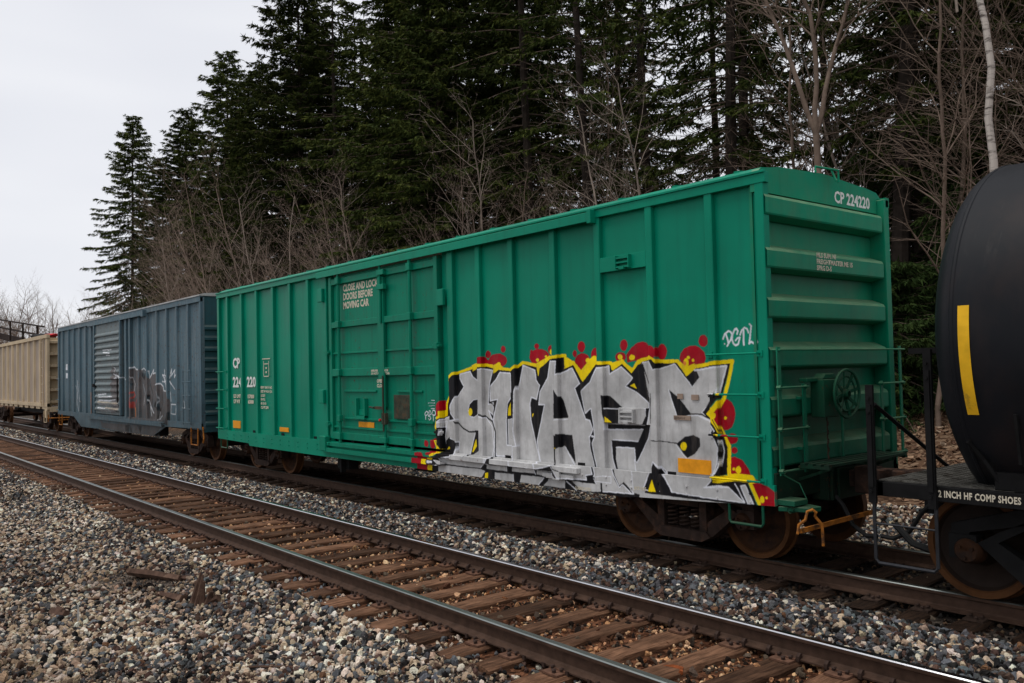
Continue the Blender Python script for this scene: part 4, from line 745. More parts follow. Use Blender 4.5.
text('CP 224220', WHITEP, car, (-.083, .20, 3.985), 'x+', .17, bold=.005, fit=(.80, .145))
text('MLS SUM. NI\nFREIGHTMASTER ME 15\nSPRG D-5', CREAM, car, (-.001, -.36, 3.165), 'x+', .085, bold=.003, line=.95, fit=(.76, .20))
SMALLW = simple('small_plate', (.30, .22, .17), .6)
PLTS = MB().box(-1.10, -1.34, yo+.050, yo+.06, 1.53, 1.58).build('data_plate', SMALLW, car)
text('SEE PLATE 47', BLACKM, car, (-1.33, yo+.046, 1.54), 'y-', .04, xs=.7)
MB().box(-1.20, -1.28, yo+.052, yo+.06, 1.77, 1.83).build('data_plate', SMALLW, car); MB().box(-.98, -1.08, yo+.052, yo+.06, 1.76, 1.82).build('data_plate', SMALLW, car)
text('LUBRICATED', CREAM, car, (-2.95, yo-.006, .595), 'y-', .055, xs=.9, bold=.002)
text('JACK HERE', CREAM, car, (-1.93, yo-.006, .685), 'y-', .055, xs=.7, bold=.002)

# ---------------------------------------------------------------- blue boxcar
BX = -21.65; BL = 16.03
blue = thing('blue_boxcar', 'weathered blue-grey boxcar with ribbed sliding door and faded graffiti', 'boxcar', (BX, TR2, 0))
bim = paint_image('faded_graffiti_paint', raster(G2, 0, 16, -.0, 3.4, .012, {**CMAP, 'D': (.11, .10, .10), 'W': (.75, .77, .80)}))
BLUE = car_paint('blue_car_paint', blue, (.080, .135, .165), .5, (bim, (0, 16, 0, 3.4)), rust_at=.565, streak=.75, fade=(.20, .23, .235), rust=(.075, .038, .024), worn=True, grime=(1.3, 2.9, .6))
BLUED = car_paint('pale_blue_door_paint', blue, (.15, .19, .20), .55, (bim, (0, 16, 0, 3.4)), rust_at=.55, streak=.7, fade=(.30, .30, .28), rust=(.10, .045, .025), worn=True, grime=(1.3, 2.9, .6))
BLUEE = car_paint('blue_end_paint', blue, (.03, .085, .10), .6, None, rust_at=.62, dust_highlight=(.10, .12, .11))
SILVER = simple('galvanised_roof', (.40, .40, .39), .5, .3, .25, 3, .1, dirt=(.09, .07, .06), dirt_amt=.58)
bp_ = [.98, 1.87, 2.71, 3.59, 4.52, 5.31, 6.13]; bfp = [10.42, 10.9, 11.67, 12.55, 13.47, 14.27, 15.26]
def bpanel(s0, s1): return MB().box(-s0, -s1, yo+.06, yo+.09, .80, 4.10).build('side_panel', BLUE, blue)
eds = [.06]+bp_
for a_, b_ in zip(eds[:-1], eds[1:]): bpanel(a_, b_)
eds = bfp+[15.96]
for a_, b_ in zip(eds[:-1], eds[1:]): bpanel(a_, b_)
for s in bp_+bfp: MB().prism([(-s-.07, yo+.07), (-s-.045, yo), (-s+.045, yo), (-s+.07, yo+.07)], 'z', .82, 4.08).build('side_post', BLUE, blue)
for s0, s1 in ((0, .12), (15.9, 16.03)): 
    MB().box(-s0, -s1, yo, yo+.1, .83, 4.17).build('corner_post', BLUE, blue); MB().box(-s0, -s1, W2-.1, W2, .83, 4.17).build('corner_post', BLUEE, blue)
MB().prism([(0, .85), (-2.8, .80), (-3.9, .50), (-12.3, .46), (-13.4, .80), (-16.03, .81), (-16.03, .96), (0, .98)], 'y', yo-.004, yo+.04).build('side_sill', BLUE, blue)
MB().box(0, -16.03, W2-.04, W2, .7, 4.1).build('side_panel', BLUEE, blue)
q = MB().box(-2.9, -11.0, yo-.08, yo-.01, .83, .89); q.box(-2.9, -11.0, yo-.085, yo-.07, .80, .90); q.build('lower_door_track', BLUE, blue)
q = MB().box(0, -15.9, yo-.012, yo+.06, 4.06, 4.20); q.build('eave_rail', BLUE, blue)
q = MB().box(-4.6, -11.0, yo-.08, yo-.015, 4.0, 4.09); q.box(-4.5, -4.7, yo-.10, yo, 3.96, 4.15); q.build('upper_door_track', BLUE, blue)
rb = [(-W2-.03, 4.20), (-W2-.03, 4.235), (-W2+.1, 4.27), (0, 4.34), (W2-.1, 4.27), (W2, 4.2)]
MB().prism(rb, 'x', .02, -16.05).build('roof', SILVER, blue)
bd = MB().box(-7.0, -10.22, yo-.02, yo+.03, 1.0, 4.02).build('sliding_door', BLUED, blue)
for k in range(13):
    z = 1.15+k*.205; MB().prism([(yo-.02, z-.05), (yo-.07, z-.02), (yo-.07, z+.02), (yo-.02, z+.09)], 'x', -7.15, -10.1).build('door_corrugation', BLUED, bd)
for s in (7.03, 10.2): MB().box(-s-.06, -s+.06, yo-.075, yo-.02, 1.0, 4.02).build('door_frame', BLUE, bd)
for s in (6.13, 6.55): MB().box(-s-.07, -s+.07, yo-.03, yo+.05, .95, 4.05).build('side_post', BLUE, blue)
MB().box(-6.2, -7.0, yo+.04, yo+.08, .9, 4.05).build('side_panel', BLUE, blue); MB().box(-10.2, -10.45, yo+.04, yo+.08, .9, 4.05).build('side_panel', BLUE, blue)
q = MB().tube([(-7.2, yo-.10, 1.4), (-7.2, yo-.10, 2.2)], .02, 6); q.box(-10.05, -10.25, yo-.12, yo-.02, 1.9, 2.0); q.build('door_handle', BLACKM, bd)
q = MB().box(-.02, -.10, -W2+.05, W2-.05, .75, 4.22); q.box(0, -.05, -W2+.1, W2-.1, .75, 1.0)
for k in range(10):
    z = .92+k*.27; q.prism([(-.03, z-.03), (.03, z), (.03, z+.06), (-.03, z+.13)], 'y', -W2+.1, W2-.1)
q.build('end_wall', BLUEE, blue)
MB().box(-15.93, -16.0, -W2+.05, W2-.05, .75, 4.22).build('end_wall', BLUEE, blue)
lad = link('side_ladder', None, blue)
for s in (.55, 1.12): MB().box(-s-.02, -s+.02, yo-.09, yo-.07, .92, 2.35).build('ladder_stile', BLUE, lad)
for z in (.98, 1.33, 1.68, 2.03, 2.32): MB().tube([(-.5, yo-.09, z), (-1.17, yo-.09, z)], .0125, 5).build('rung', BLUE, lad)
lad = link('side_ladder', None, blue)
for z in (1.0, 1.4, 1.8, 2.2): MB().tube([(-15.9, yo-.08, z), (-15.4, yo-.08, z)], .014, 5).build('rung', BLUE, lad)
for s0, s1 in ((.25, .75),):
    MB().tube([(-s0, yo, .85), (-s0-.02, yo, .42), (-s1, yo, .42), (-s1, yo, .85)], .02, 5).build('stirrup_step', ORANGE, blue)
MB().tube([(.1, yo+.0, .9), (.12, yo, .75), (.16, yo, .60), (.10, yo, .5)], .02, 5).build('uncoupling_handle', ORANGE, blue)
MB().tube([(-15.3, yo, .85), (-15.3, yo, .42), (-15.8, yo, .42), (-15.8, yo, .85)], .02, 5).build('stirrup_step', ORANGE, blue)
MB().tube([(-16.1, yo+.02, .55), (-17.0, -.1, .6)], .02, 5).build('uncoupling_rod', ORANGE, blue)
q = MB().box(-.2, -15.8, -.2, .2, .6, .95); q.box(-3.5, -12.5, -W2+.04, -W2+.3, .5, .9); q.build('underframe', BLACKM, blue)
truck(blue, -1.25, 1.71, True); truck(blue, -14.5, 1.71, False)
coupler(blue, .05, 1); coupler(blue, -16.1, -1)

# ---------------------------------------------------------------- tan hopper car
TX = -39.65; TL = 14.2
tan = thing('tan_hopper_car', 'sand coloured ribbed hopper car at the far left end of the train', 'hopper car', (TX, TR2, 0))
TAN = car_paint('tan_car_paint', tan, (.52, .41, .27), .6, None, rust_at=.66, streak=.6, fade=(.24, .17, .11))
TANP = car_paint('tan_panel_paint', tan, (.36, .29, .23), .6, None, rust_at=.64, streak=.6, fade=(.20, .15, .11))
q = MB().box(-.3, -TL, yo+.07, yo+.10, 1.15, 3.95); q.build('side_panel', TANP, tan)
k = 0; s = .25
while s < TL:
    MB().prism([(-s-.16, yo+.08), (-s-.11, yo), (-s+.11, yo), (-s+.16, yo+.08)], 'z', 1.12, 3.93).build('side_post', TAN, tan); s += 1.29
for i in range(11):
    s = .7+i*1.27; MB().prism([(-s+.6, 1.18), (-s-.6, 1.18), (-s-.35, .95), (-s+.35, .95)], 'y', yo+.02, yo+.2).build('hopper_pocket', TAN, tan)
MB().box(.05, -TL, yo-.03, yo+.1, 3.92, 4.07).build('top_chord', TAN, tan); MB().box(.05, -TL, W2-.1, W2+.03, 3.92, 4.07).build('top_chord', TAN, tan)
MB().box(-.3, -TL, W2-.1, W2-.06, 1.15, 3.95).build('side_panel', TAN, tan)
MB().box(0, -TL, yo-.01, yo+.1, 1.06, 1.2).build('side_sill', TAN, tan)
MB().box(0, -.1, yo, yo+.1, .95, 3.93).build('corner_post', TAN, tan); MB().box(0, -.1, W2-.1, W2, .95, 3.93).build('corner_post', TAN, tan)
q = MB().box(-.32, -.38, -W2+.08, W2-.08, 1.1, 3.95)
for z in (1.25, 1.75, 2.25, 2.75, 3.25, 3.75): q.prism([(-.33, z-.09), (-.12, z-.04), (-.12, z+.06), (-.33, z+.09)], 'y', -W2+.1, W2-.1)
q.build('end_wall', TAN, tan)
lad = link('side_ladder', None, tan)
for k in range(8): MB().tube([(-.5, yo-.06, 1.3+k*.35), (-.95, yo-.06, 1.3+k*.35)], .014, 5).build('rung', TAN, lad)
for s in (.5, .95): MB().box(-s-.02, -s+.02, yo-.06, yo-.03, 1.1, 3.95).build('ladder_stile', TAN, lad)
q = MB().box(.0, -.9, -W2+.1, W2-.1, .85, 1.05); q.prism([(-.1, .6), (-.1, 1.0), (-.55, 1.0), (-.45, .6)], 'y', yo-.0, yo+.1); q.build('end_platform', TAN, tan)
MB().box(-.2, -TL+.2, -.2, .2, .6, .95).build('underframe', BLACKM, tan)
q = MB().tube([(-.5, yo-.02, .9), (-.5, yo-.02, .42), (-.05, yo-.02, .42), (-.05, yo-.02, .9)], .022, 5); q.build('stirrup_step', TAN, tan)
q = MB().tube([(.10, yo+.02, .75), (.1, yo+.02, .45), (.14, yo+.02, .6), (.9, -.1, .62)], .022, 5); q.build('uncoupling_rod', ORANGE, tan)
truck(tan, -1.5, 1.71, False); truck(tan, -TL+1.5, 1.71, False); coupler(tan, 0, 1)
r = random.Random(4)
def lump(name, cen, sx, sy, sz, m_, seed):
    bm = bmesh.new(); bmesh.ops.create_icosphere(bm, subdivisions=2, radius=1); rr = random.Random(seed)
    for v_ in bm.verts: v_.co = Vector((v_.co.x*sx, v_.co.y*sy, v_.co.z*sz))*(.75+.5*rr.random())
    me_ = bpy.data.meshes.new(name); bm.to_mesh(me_); bm.free(); me_.materials.append(m_); me_.shade_flat(); return me_
REDT = simple('red_tarpaulin', (.55, .03, .04), .7)
thing('tarpaulin', 'crumpled red tarpaulin lying on top of the tan hopper car', 'tarpaulin', (TX-1.5, TR2-.8, 4.10), data=lump('tarpaulin', 0, .55, .35, .07, REDT, 1))
thing('scrap_heap', 'dark heap beside red tarpaulin on the tan hopper car roof', 'scrap heap', (TX-4.2, TR2-.6, 4.12), data=lump('scrap_heap', 0, 1.2, .5, .17, BLACKM, 2))

# ---------------------------------------------------------------- black tank car
KX = -3.165
tank = thing('black_tank_car', 'black tank car with yellow stripe cut off by the right edge', 'tank car', (KX, TR2, 0))
mt, n, b = new_mat('black_tank_paint'); v = coords(n, tank)
f = noise(n, v, 1.1, 5); s_ = node(n, 'ShaderNodeSeparateXYZ'); n.links.new(v, s_.inputs[0])
c = mix(n, ramp(n, f, [(.3, 0), (.7, 1)]), (.006, .0068, .009), (.013, .014, .017))
c = mix(n, ramp(n, noise(n, v, 4.5, 8, .7, (2.5, 1, .25)), [(.60, 0), (.74, .35)]), c, (.05, .046, .044))
c = mix(n, ramp(n, noise(n, v, 1.0, 6, .65, (1, 1, .35)), [(.52, 0), (.78, .6)]), c, (.045, .027, .022))
n.links.new(c, b.inputs['Base Color']); n.links.new(ramp(n, f, [(.3, .42), (.7, .6)]), b.inputs['Roughness']); bump(n, b, noise(n, v, 3, 5), .12, .01)
b.inputs['Specular IOR Level'].default_value = .14
TANKM = mt
R_, ZC = 1.64, 2.33; TLN = 14.0
prf = [(-.46*math.cos(t), R_*math.sin(t)) for t in np.linspace(0, PI/2, 14)]
prf += [(x, R_) for x in (.02, 2.6, 2.62, 5.2, TLN)]+[(TLN+.46*math.sin(t), R_*math.cos(t)) for t in np.linspace(.15, PI/2, 8)]
MB().lathe(prf, (0, 0, ZC), 'x', 72).build('tank_shell', TANKM, tank, smooth=True)
for xw in (.0, 2.61, 5.2): MB().lathe([(-.022, R_-.004), (-.01, R_+.007), (.01, R_+.007), (.022, R_-.004)], (xw, 0, ZC), 'x', 72).build('weld_band', TANKM, tank, smooth=True)
# yellow stripe wrapped on the near side
q = MB(); P = []; F = []
aa = np.linspace(math.radians(171), math.radians(203), 12)
for i, t in enumerate(aa):
    for x in (.055, .145): P.append((x, (R_+.006)*math.cos(t), ZC+(R_+.006)*math.sin(t)))
for i in range(11): F.append((2*i, 2*i+1, 2*i+3, 2*i+2))
STRIPE = q.add(P, F)
q.build('yellow_stripe', YELREF, tank)
ex = -4.05-KX          # end of sill in local x
q = MB().box(ex, 1.2, -1.34, -1.26, .915, 1.045); q.box(ex, ex+.10, -1.34, 1.34, .915, 1.045); q.box(ex, 1.2, 1.26, 1.34, .915, 1.045); q.build('end_platform_frame', BLACKM, tank, bevel=.004)
TREADM = simple('worn_tread_plate', (.10, .095, .085), .6, .4, .4, 8, .3, dirt=(.03, .025, .02), dirt_amt=.5)
q = MB(); q.box(ex+.03, .3, -1.28, 1.28, 1.046, 1.056)
for i in range(14):
    for j in range(40): 
        x = ex+.08+i*.07; y = -1.24+j*.063; d_ = .018 if (i+j) % 2 else -.018
        q.bar((x-.012, y-d_*.8, 1.058), (x+.012, y+d_*.8, 1.058), .010, .006)
q.build('tread_plate', TREADM, tank)
q = MB().box(ex-.02, 1.8, -.30, .30, .62, 1.04); q.build('stub_sill', BLACKM, tank)
q = MB().prism([(.25, 1.06), (1.3, 1.06), (1.3, 1.6), (.75, 1.55)], 'y', -1.1, 1.1); q.build('tank_cradle', BLACKM, tank)
for x0, zt in ((-4.03-KX, 1.93), (-3.49-KX, 2.24)):
    q = MB().bar((x0, -1.375, .85), (x0, -1.375, zt), .07, .03, up=(0, 1, 0)); q.bar((x0, -1.40, 1.0), (x0, -1.40, zt-.18), .045, .02, up=(0, 1, 0))
    if zt > 2: q.bar((x0-.16, -1.375, zt-.01), (x0+.2, -1.30, zt-.01), .03, .05)
    for z in (.96, zt-.12, zt-.25): q.lathe([(-.02, 0), (-.02, .016), (0, .016)], (x0, -1.405, z), 'y', 6)
    q.build('safety_rail_post', BLACKM, tank)
rod('diagonal_brace', [(-4.03-KX, -1.30, 1.75), (-4.03-KX, .3, .98)], .02, BLACKM, tank)
q = MB().tube([(-4.03-KX, -1.36, .95), (-4.03-KX, -1.36, .34), (-4.0-KX, -1.36, .305), (-3.50-KX, -1.36, .305), (-3.47-KX, -1.36, .34), (-3.47-KX, -1.36, .95)], .0165, 6)
q.tube([(-4.03-KX, -1.36, .665), (-3.47-KX, -1.36, .665)], .010, 5); q.build('stirrup_step', simple('worn_black_bar', (.035, .036, .04), .5, .4), tank)
text('2 INCH HF COMP SHOES', CREAM, tank, (-3.455-KX, -1.343, .955), 'y-', .062, bold=.002, spacing=1.1, fit=(.66, .062))
q = MB()
for sx in (0,): 
    pts = [(.5, -1.2, 1.05), (.42, -1.45, 1.3), (.42, -1.52, 1.7)]; q.tube(pts, .02, 5)
q.tube([(.05, -1.38, 1.55), (.0, -1.38, 1.45), (.08, -1.3, 1.3), (.2, -1.25, 1.08)], .025, 6); q.box(.15, .45, -1.28, -1.18, 1.05, 1.2)
q.build('ladder_foot', BLACKM, tank)
DARKW = simple('dark_greasy_wheel', (.018, .011, .008), .6, 0, .4, 5, .3)
tt = truck(tank, .72, 1.68, True); tt.scale = (1.08, 1, 1.08)
for o_ in tt.children:
    if o_.name.split('.')[0] in ('side_frame', 'bolster', 'wheel', 'wheel_back'):
        o_.data = o_.data.copy(); o_.data.materials[0] = BLACKM if 'wheel' not in o_.name else DARKW; truck(tank, TLN-1.0, 1.80, False)
coupler(tank, ex, -1); air_hose(tank, ex+.05, -1, -.30)
MB().tube([(ex+.42, -.62, .95), (ex+.44, -.62, .6), (ex+.36, -.60, .36), (ex+.15, -.55, .31), (ex-.05, -.5, .34), (ex-.25, -.45, .5)], .035, 7).build('air_hose', RUBBER, tank, smooth=True)
# rust brown brake cylinder rods at the sill end
MB().box(ex+.05, ex+.45, -.55, .55, .78, .90).build('draft_gear', IRON, tank)

# ---------------------------------------------------------------- trees
def veg_mat(name, stops, scale=.8, rough=.8, tr=.0):
    mt, n, b = new_mat(name); v = coords(n); inf = node(n, 'ShaderNodeObjectInfo')
    a = node(n, 'ShaderNodeAttribute', attribute_name='tint')
    c = ramp(n, a.outputs['Fac'], stops)
    c = mix(n, 1, c, ramp(n, inf.outputs['Random'], [(0, .7), (1, 1.3)]), 'MULTIPLY')
    n.links.new(c, b.inputs['Base Color']); b.inputs['Roughness'].default_value = rough; b.inputs['Specular IOR Level'].default_value = .03
    return mt
NEEDLE = veg_mat('spruce_needles', [(0, (.012, .020, .007)), (.4, (.038, .052, .013)), (.75, (.095, .105, .024)), (1, (.15, .115, .035))])
HEMLOCK = veg_mat('hemlock_needles', [(0, (.015, .03, .010)), (.6, (.04, .065, .018)), (1, (.08, .10, .03))])
BARK = simple('spruce_bark', (.034, .026, .021), .95, 0, .4, 5, .8)
DEADT = simple('dead_twigs', (.11, .08, .062), .95, 0, .4, 3, .3)
GREYB = simple('grey_brown_bark', (.27, .215, .175), .9, 0, .35, 3, .5)
BROWNB = simple('reddish_brown_bark', (.25, .185, .145), .9, 0, .35, 3, .5)
TWIGB = simple('dull_brown_bark', (.18, .13, .10), .9, 0, .35, 3, .5)
PALEW = simple('split_pale_wood', (.36, .26, .18), .9, 0, .35, 5, .6)
mt, n, b = new_mat('birch_bark'); v = coords(n)
c = mix(n, ramp(n, noise(n, v, 2.2, 6, .7, (1, 1, 4)), [(.5, 0), (.62, 1)]), (.48, .42, .37), (.09, .07, .06)); n.links.new(c, b.inputs['Base Color']); b.inputs['Roughness'].default_value = .8
BIRCH = mt
def tri_mesh(name, P, T, mat_, tint=None):
    me = bpy.data.meshes.new(name); nv, nf = len(P), len(T)
    me.vertices.add(nv); me.vertices.foreach_set('co', np.asarray(P, np.float32).ravel())
    me.loops.add(nf*3); me.loops.foreach_set('vertex_index', np.asarray(T, np.int32).ravel())
    me.polygons.add(nf); me.polygons.foreach_set('loop_start', np.arange(nf, dtype=np.int32)*3); me.polygons.foreach_set('loop_total', np.full(nf, 3, np.int32))
    if tint is not None:
        a_ = me.attributes.new('tint', 'FLOAT', 'POINT'); a_.data.foreach_set('value', np.asarray(tint, np.float32))
    me.materials.append(mat_); me.update(calc_edges=True); return me
def tubes(segs, n_=3):
    """segs: array (k, 8) = x0 y0 z0 r0 x1 y1 z1 r1 -> tapered n-sided tubes, vectorised"""
    s = np.asarray(segs, float); a = s[:, :3]; b_ = s[:, 4:7]; d = b_-a; d /= np.maximum(np.linalg.norm(d, axis=1, keepdims=True), 1e-6)
    u = np.cross(d, np.where(np.abs(d[:, 2:3]) < .9, [[0, 0, 1.]], [[1., 0, 0]])); u /= np.linalg.norm(u, axis=1, keepdims=True); w_ = np.cross(d, u)
    P = []; 
    for q, r_ in ((a, s[:, 3:4]), (b_, s[:, 7:8])):
        for k in range(n_):
            t = 2*PI*k/n_; P.append(q+(u*math.cos(t)+w_*math.sin(t))*r_)
    P = np.stack(P, 1).reshape(-1, 3); base = (np.arange(len(s))*2*n_)[:, None]
    T = []
    for k in range(n_):
        k2 = (k+1) % n_; T += [[k, k2, n_+k2], [k, n_+k2, n_+k]]
    T = (np.array(T).reshape(1, -1)+base).reshape(-1, 3); return P, T
def spruce(seed, H, base, spread, dens=1.0, full=False, dead=True, leaf=1.0, mat_=NEEDLE):
    g_ = np.random.default_rng(seed); segs = []; lean = g_.normal(0, .012, 2)
    zs = np.linspace(0, H, 14); px = np.array([lean[0]*z+.05*math.sin(z*.5+seed) for z in zs]); py = np.array([lean[1]*z for z in zs])
    rad = lambda z: .19*(H/24)*max(0, 1-z/H)**.8+.015
    tr_ = MB().tube([(px[i], py[i], zs[i]) for i in range(14)], [rad(z)*(1.35 if i == 0 else 1) for i, z in enumerate(zs)], 8)
    z = base; B = []
    while z < H-.3:
        t = (z-base)/(H-base); Lm = spread*(1-t)**.62*(.35+.65*min(1, (t+.02)/.22) if not full else 1)+.25
        nb = int((4.2+1.8*g_.random())*dens+.5)
        ph = g_.random()*6.28
        for k in range(nb):
            L_ = Lm*g_.uniform(.45, 1.30); az_ = ph+k*2*PI/nb+g_.normal(0, .3); B.append((z+g_.uniform(-.2, .2), az_, L_, t))
        z += (.50-.22*t)/max(dens, .6)*g_.uniform(.75, 1.25)
    tipP = []; tint = []; TP = []
    for (z, az_, L_, t) in B:
        n_ = max(3, int(L_/.30)); u = np.linspace(0, 1, n_+1)
        up = .35*t-.12; droop = .62*(1-t)+.12
        r_ = L_*u; hz = L_*(up*u-droop*u**1.5*.55+.20*np.maximum(u-.65, 0)**1.3*1.6)
        bx = np.interp(z, zs, px)+np.cos(az_)*r_; by = np.interp(z, zs, py)+np.sin(az_)*r_; bz = z+hz
        pts = np.stack([bx, by, bz], 1); rr = .028*(L_/3)*(1-u)+.006
        for i in range(n_): segs.append([*pts[i], rr[i], *pts[i+1], rr[i+1]])
        # secondary twigs
        m_ = int(L_/.105)+3; uu = (g_.random(m_)**.75)*.88+.12
        side = np.where(g_.random(m_) < .5, -1, 1)
        C_ = np.stack([np.interp(uu, u, pts[:, q]) for q in range(3)], 1)
        ang = az_+side*g_.uniform(.45, 1.25, m_); ln = np.minimum(.22+.20*L_*(1.1-uu), .95)*g_.uniform(.6, 1.2, m_)
        dn = -g_.uniform(.15, .95, m_)*(1-.5*t)
        D_ = np.stack([np.cos(ang), np.sin(ang), dn], 1); D_ /= np.linalg.norm(D_, axis=1, keepdims=True)
        TP.append(np.concatenate([C_, D_, ln[:, None], np.full((m_, 1), t), uu[:, None]], 1))
    tw = np.concatenate(TP); k = len(tw)
    # every twig carries 4-5 narrow drooping sprays
    P = []; T = []; tn = []
    q = 10; rep = np.repeat(tw, q, 0); f_ = np.tile(np.linspace(.0, .85, q), k)+g_.uniform(-.08, .08, k*q)
    S_ = rep[:, :3]+rep[:, 3:6]*(rep[:, 6:7]*f_[:, None])
    jit = g_.normal(0, .5, (k*q, 3)); d2 = rep[:, 3:6]+jit; d2[:, 2] -= .35; d2 /= np.linalg.norm(d2, axis=1, keepdims=True)
    ln2 = g_.uniform(.09, .26, k*q)*leaf; wd = g_.uniform(.018, .042, k*q)*leaf
    sd_ = np.cross(d2, g_.normal(0, 1, (k*q, 3))); sd_ /= np.linalg.norm(sd_, axis=1, keepdims=True)
    a0 = S_-sd_*wd[:, None]*.8; a1 = S_+sd_*wd[:, None]; a2 = S_+d2*ln2[:, None]
    P = np.stack([a0, a1, a2], 1).reshape(-1, 3); T = np.arange(len(P)).reshape(-1, 3)
    tv = np.clip(.22+.5*rep[:, 8]*g_.random(k*q)+.28*np.repeat(g_.random(k), q)-.15, 0, 1); tn = np.repeat(tv, 3)
    crown = tri_mesh('crown', P, T, mat_, tn)
    dseg = []
    if dead:
        for _ in range(int(38+base*7)):
            z = g_.uniform(.8, base+3.5); az_ = g_.random()*6.28; L_ = g_.uniform(.6, 2.3); p = np.array([0, 0, z]); d = np.array([math.cos(az_), math.sin(az_), g_.uniform(-.35, .15)])
            for i in range(4):
                p2 = p+d*L_/4; dseg.append([*p, .016*(1-i/4.6), *p2, .016*(1-(i+1)/4.6)])
                for _k in range(2):
                    d3 = d+g_.normal(0, .6, 3); p3 = p2+d3*L_*.16; dseg.append([*p2, .006, *p3, .003])
                p = p2; d = d+g_.normal(0, .12, 3)+np.array([0, 0, -.05])
    P2, T2 = tubes(segs+dseg, 3)
    tm = tr_.mesh('trunk', BARK, True)
    limbs = tri_mesh('limbs', P2, T2, DEADT)
    return tm, limbs, crown
SPR = [spruce(1, 24.5, 2.0, 4.9, 1.15, leaf=1.2), spruce(2, 23.5, 2.6, 4.5, 1.15, leaf=1.15), spruce(3, 25, 6.0, 3.6, .72), spruce(4, 24, 7.0, 3.7, .66, leaf=1.1), spruce(5, 26, 4.5, 3.9, .85, leaf=1.1)]
YOUNG = [spruce(11, 3.9, .15, 1.9, 2.2, True, False, .8, HEMLOCK), spruce(12, 2.8, .12, 1.7, 2.2, True, False, .8, HEMLOCK)]
def put_tree(name, var, x, y, s, rz, label, cat_, group=None, sz=None, parts=('trunk', 'limbs', 'crown')):
    z = float(gz(x, y))-.08
    t = thing(name, label, cat_, (x, y, z), rz, group); wf = (1+.2*abs(math.sin(x*3.3+y))) if x > -78 else .90; wf = wf if cat_ == 'spruce tree' else 1; t.scale = (s*wf, s*wf, sz or s)
    for nm, me_ in zip(parts, var):
        link(nm, me_, t)
    return t
r = random.Random(21)
FOR_G = 'tall spruces in the forest behind the train'
put_tree('spruce_tree', SPR[0], -79.5, 22, 1.0, .3, 'leftmost tall spruce standing clear against the pale sky', 'spruce tree')
for i, (x, y, s_, k_, lb) in enumerate([(-70.4, 22, .80, 1, 'narrow spruce second from the left, shorter than its neighbours'), (-74.5, 25, .80, 0, 'spruce half hidden right behind the leftmost spruce'), (-64.6, 22, .87, 0, 'third spruce from the left at the sky edge of the forest'),
        (-66.5, 26, .84, 1, 'spruce filling the gap behind the second spruce from the left'), (-60.5, 24.5, .84, 1, 'spruce behind and between the third and fourth from the left'), (-57.2, 22, .95, 0, 'fourth spruce from the left, rising above the bare brown shrubs'),
        (-54.5, 26, .87, 4, 'shorter spruce just right of the fourth from the left'), (-51.6, 22, .89, 1, 'fifth front spruce from the left, top near the frame edge'), (-47.8, 24.5, .92, 0, 'dark spruce left of the tallest tree against the sky'), (-44.9, 21.8, 1.0, 0, 'spruce whose tip just touches the top of the picture left of centre')]):
    put_tree('spruce_tree', SPR[k_], x, y, s_, i*1.1, lb, 'spruce tree')
nfor = 0
x = -74.0
rows = [(21.5, -41.0, 4.9, (0, 4, 3)), (25.5, -47, 4.6, (1, 4, 2)), (31, -56, 5.2, (4, 2, 3)), (38, -50, 8.0, (2, 3, 4))]
for ri, (yr, x0, dx, vs) in enumerate(rows):
    x = x0
    while x < 6:
        xx = x+r.uniform(-.8, .8); yy_ = yr+r.uniform(-1.2, 1.2)
        v_ = r.choice(vs)
        if ri == 0 and xx > -30: v_ = r.choice((2, 3, 3))
        if ri == 1 and xx > -24: v_ = r.choice((2, 3, 4))
        if ri >= 1 and xx > -24: v_ = r.choice((2, 3))
        h = r.uniform(.86, 1.1)*(1.0 if xx > -56 else .90)
        put_tree('spruce_tree', SPR[v_], xx, yy_, h, r.random()*6.28, 'tall dark spruce in the dense forest behind the train', 'spruce tree', FOR_G)
        x += dx*r.uniform(.8, 1.25)*(1.35 if xx > -20 and ri in (0, 1) else 1)
for i, (x, y, v_, s_) in enumerate([(-11.8, 27, 2, .95), (-9.2, 31, 3, 1.0), (-13.2, 31.5, 2, 1.0), (-15.5, 36, 3, 1.05), (-8.0, 26.5, 3, .9), (-12.2, 37, 2, 1), (-16.5, 42, 4, 1), (-5.6, 28, 2, .95)]):
    put_tree('spruce_tree', SPR[v_], x, y, s_, i*.9, 'tall dark spruce in the dense forest behind the train', 'spruce tree', FOR_G)
for i, (x, y, s, k_, lb) in enumerate([(-9.9, 19.6, 1.0, 0, 'dark green hemlock bush between the green boxcar and the black tank car'), (-8.4, 21.3, 1.15, 0, 'green hemlock bush just left of the black tank'), (-11.4, 22, 1.1, 1, 'low hemlock behind the far corner of the green boxcar'),
        (-12.8, 20.4, 1.0, 0, 'hemlock bush hidden mostly behind the green boxcar end'), (-7.4, 24, 1.2, 0, 'hemlock bush deep in the gap beside the tank'), (-11.9, 25.5, 2.1, 0, 'tall young hemlock closing the gap right of the green boxcar end'), (-10.4, 28, 2.3, 0, 'tall young hemlock farther back beside the tank outline'), (-9.0, 23.5, 1.5, 0, 'tallest hemlock bush between the boxcar end and the tank'), (-11.0, 25, 1.4, 1, 'dark hemlock bush farthest back in the gap')]):
    put_tree('hemlock_bush', YOUNG[k_], x, y, s, i*1.3, lb, 'bush')

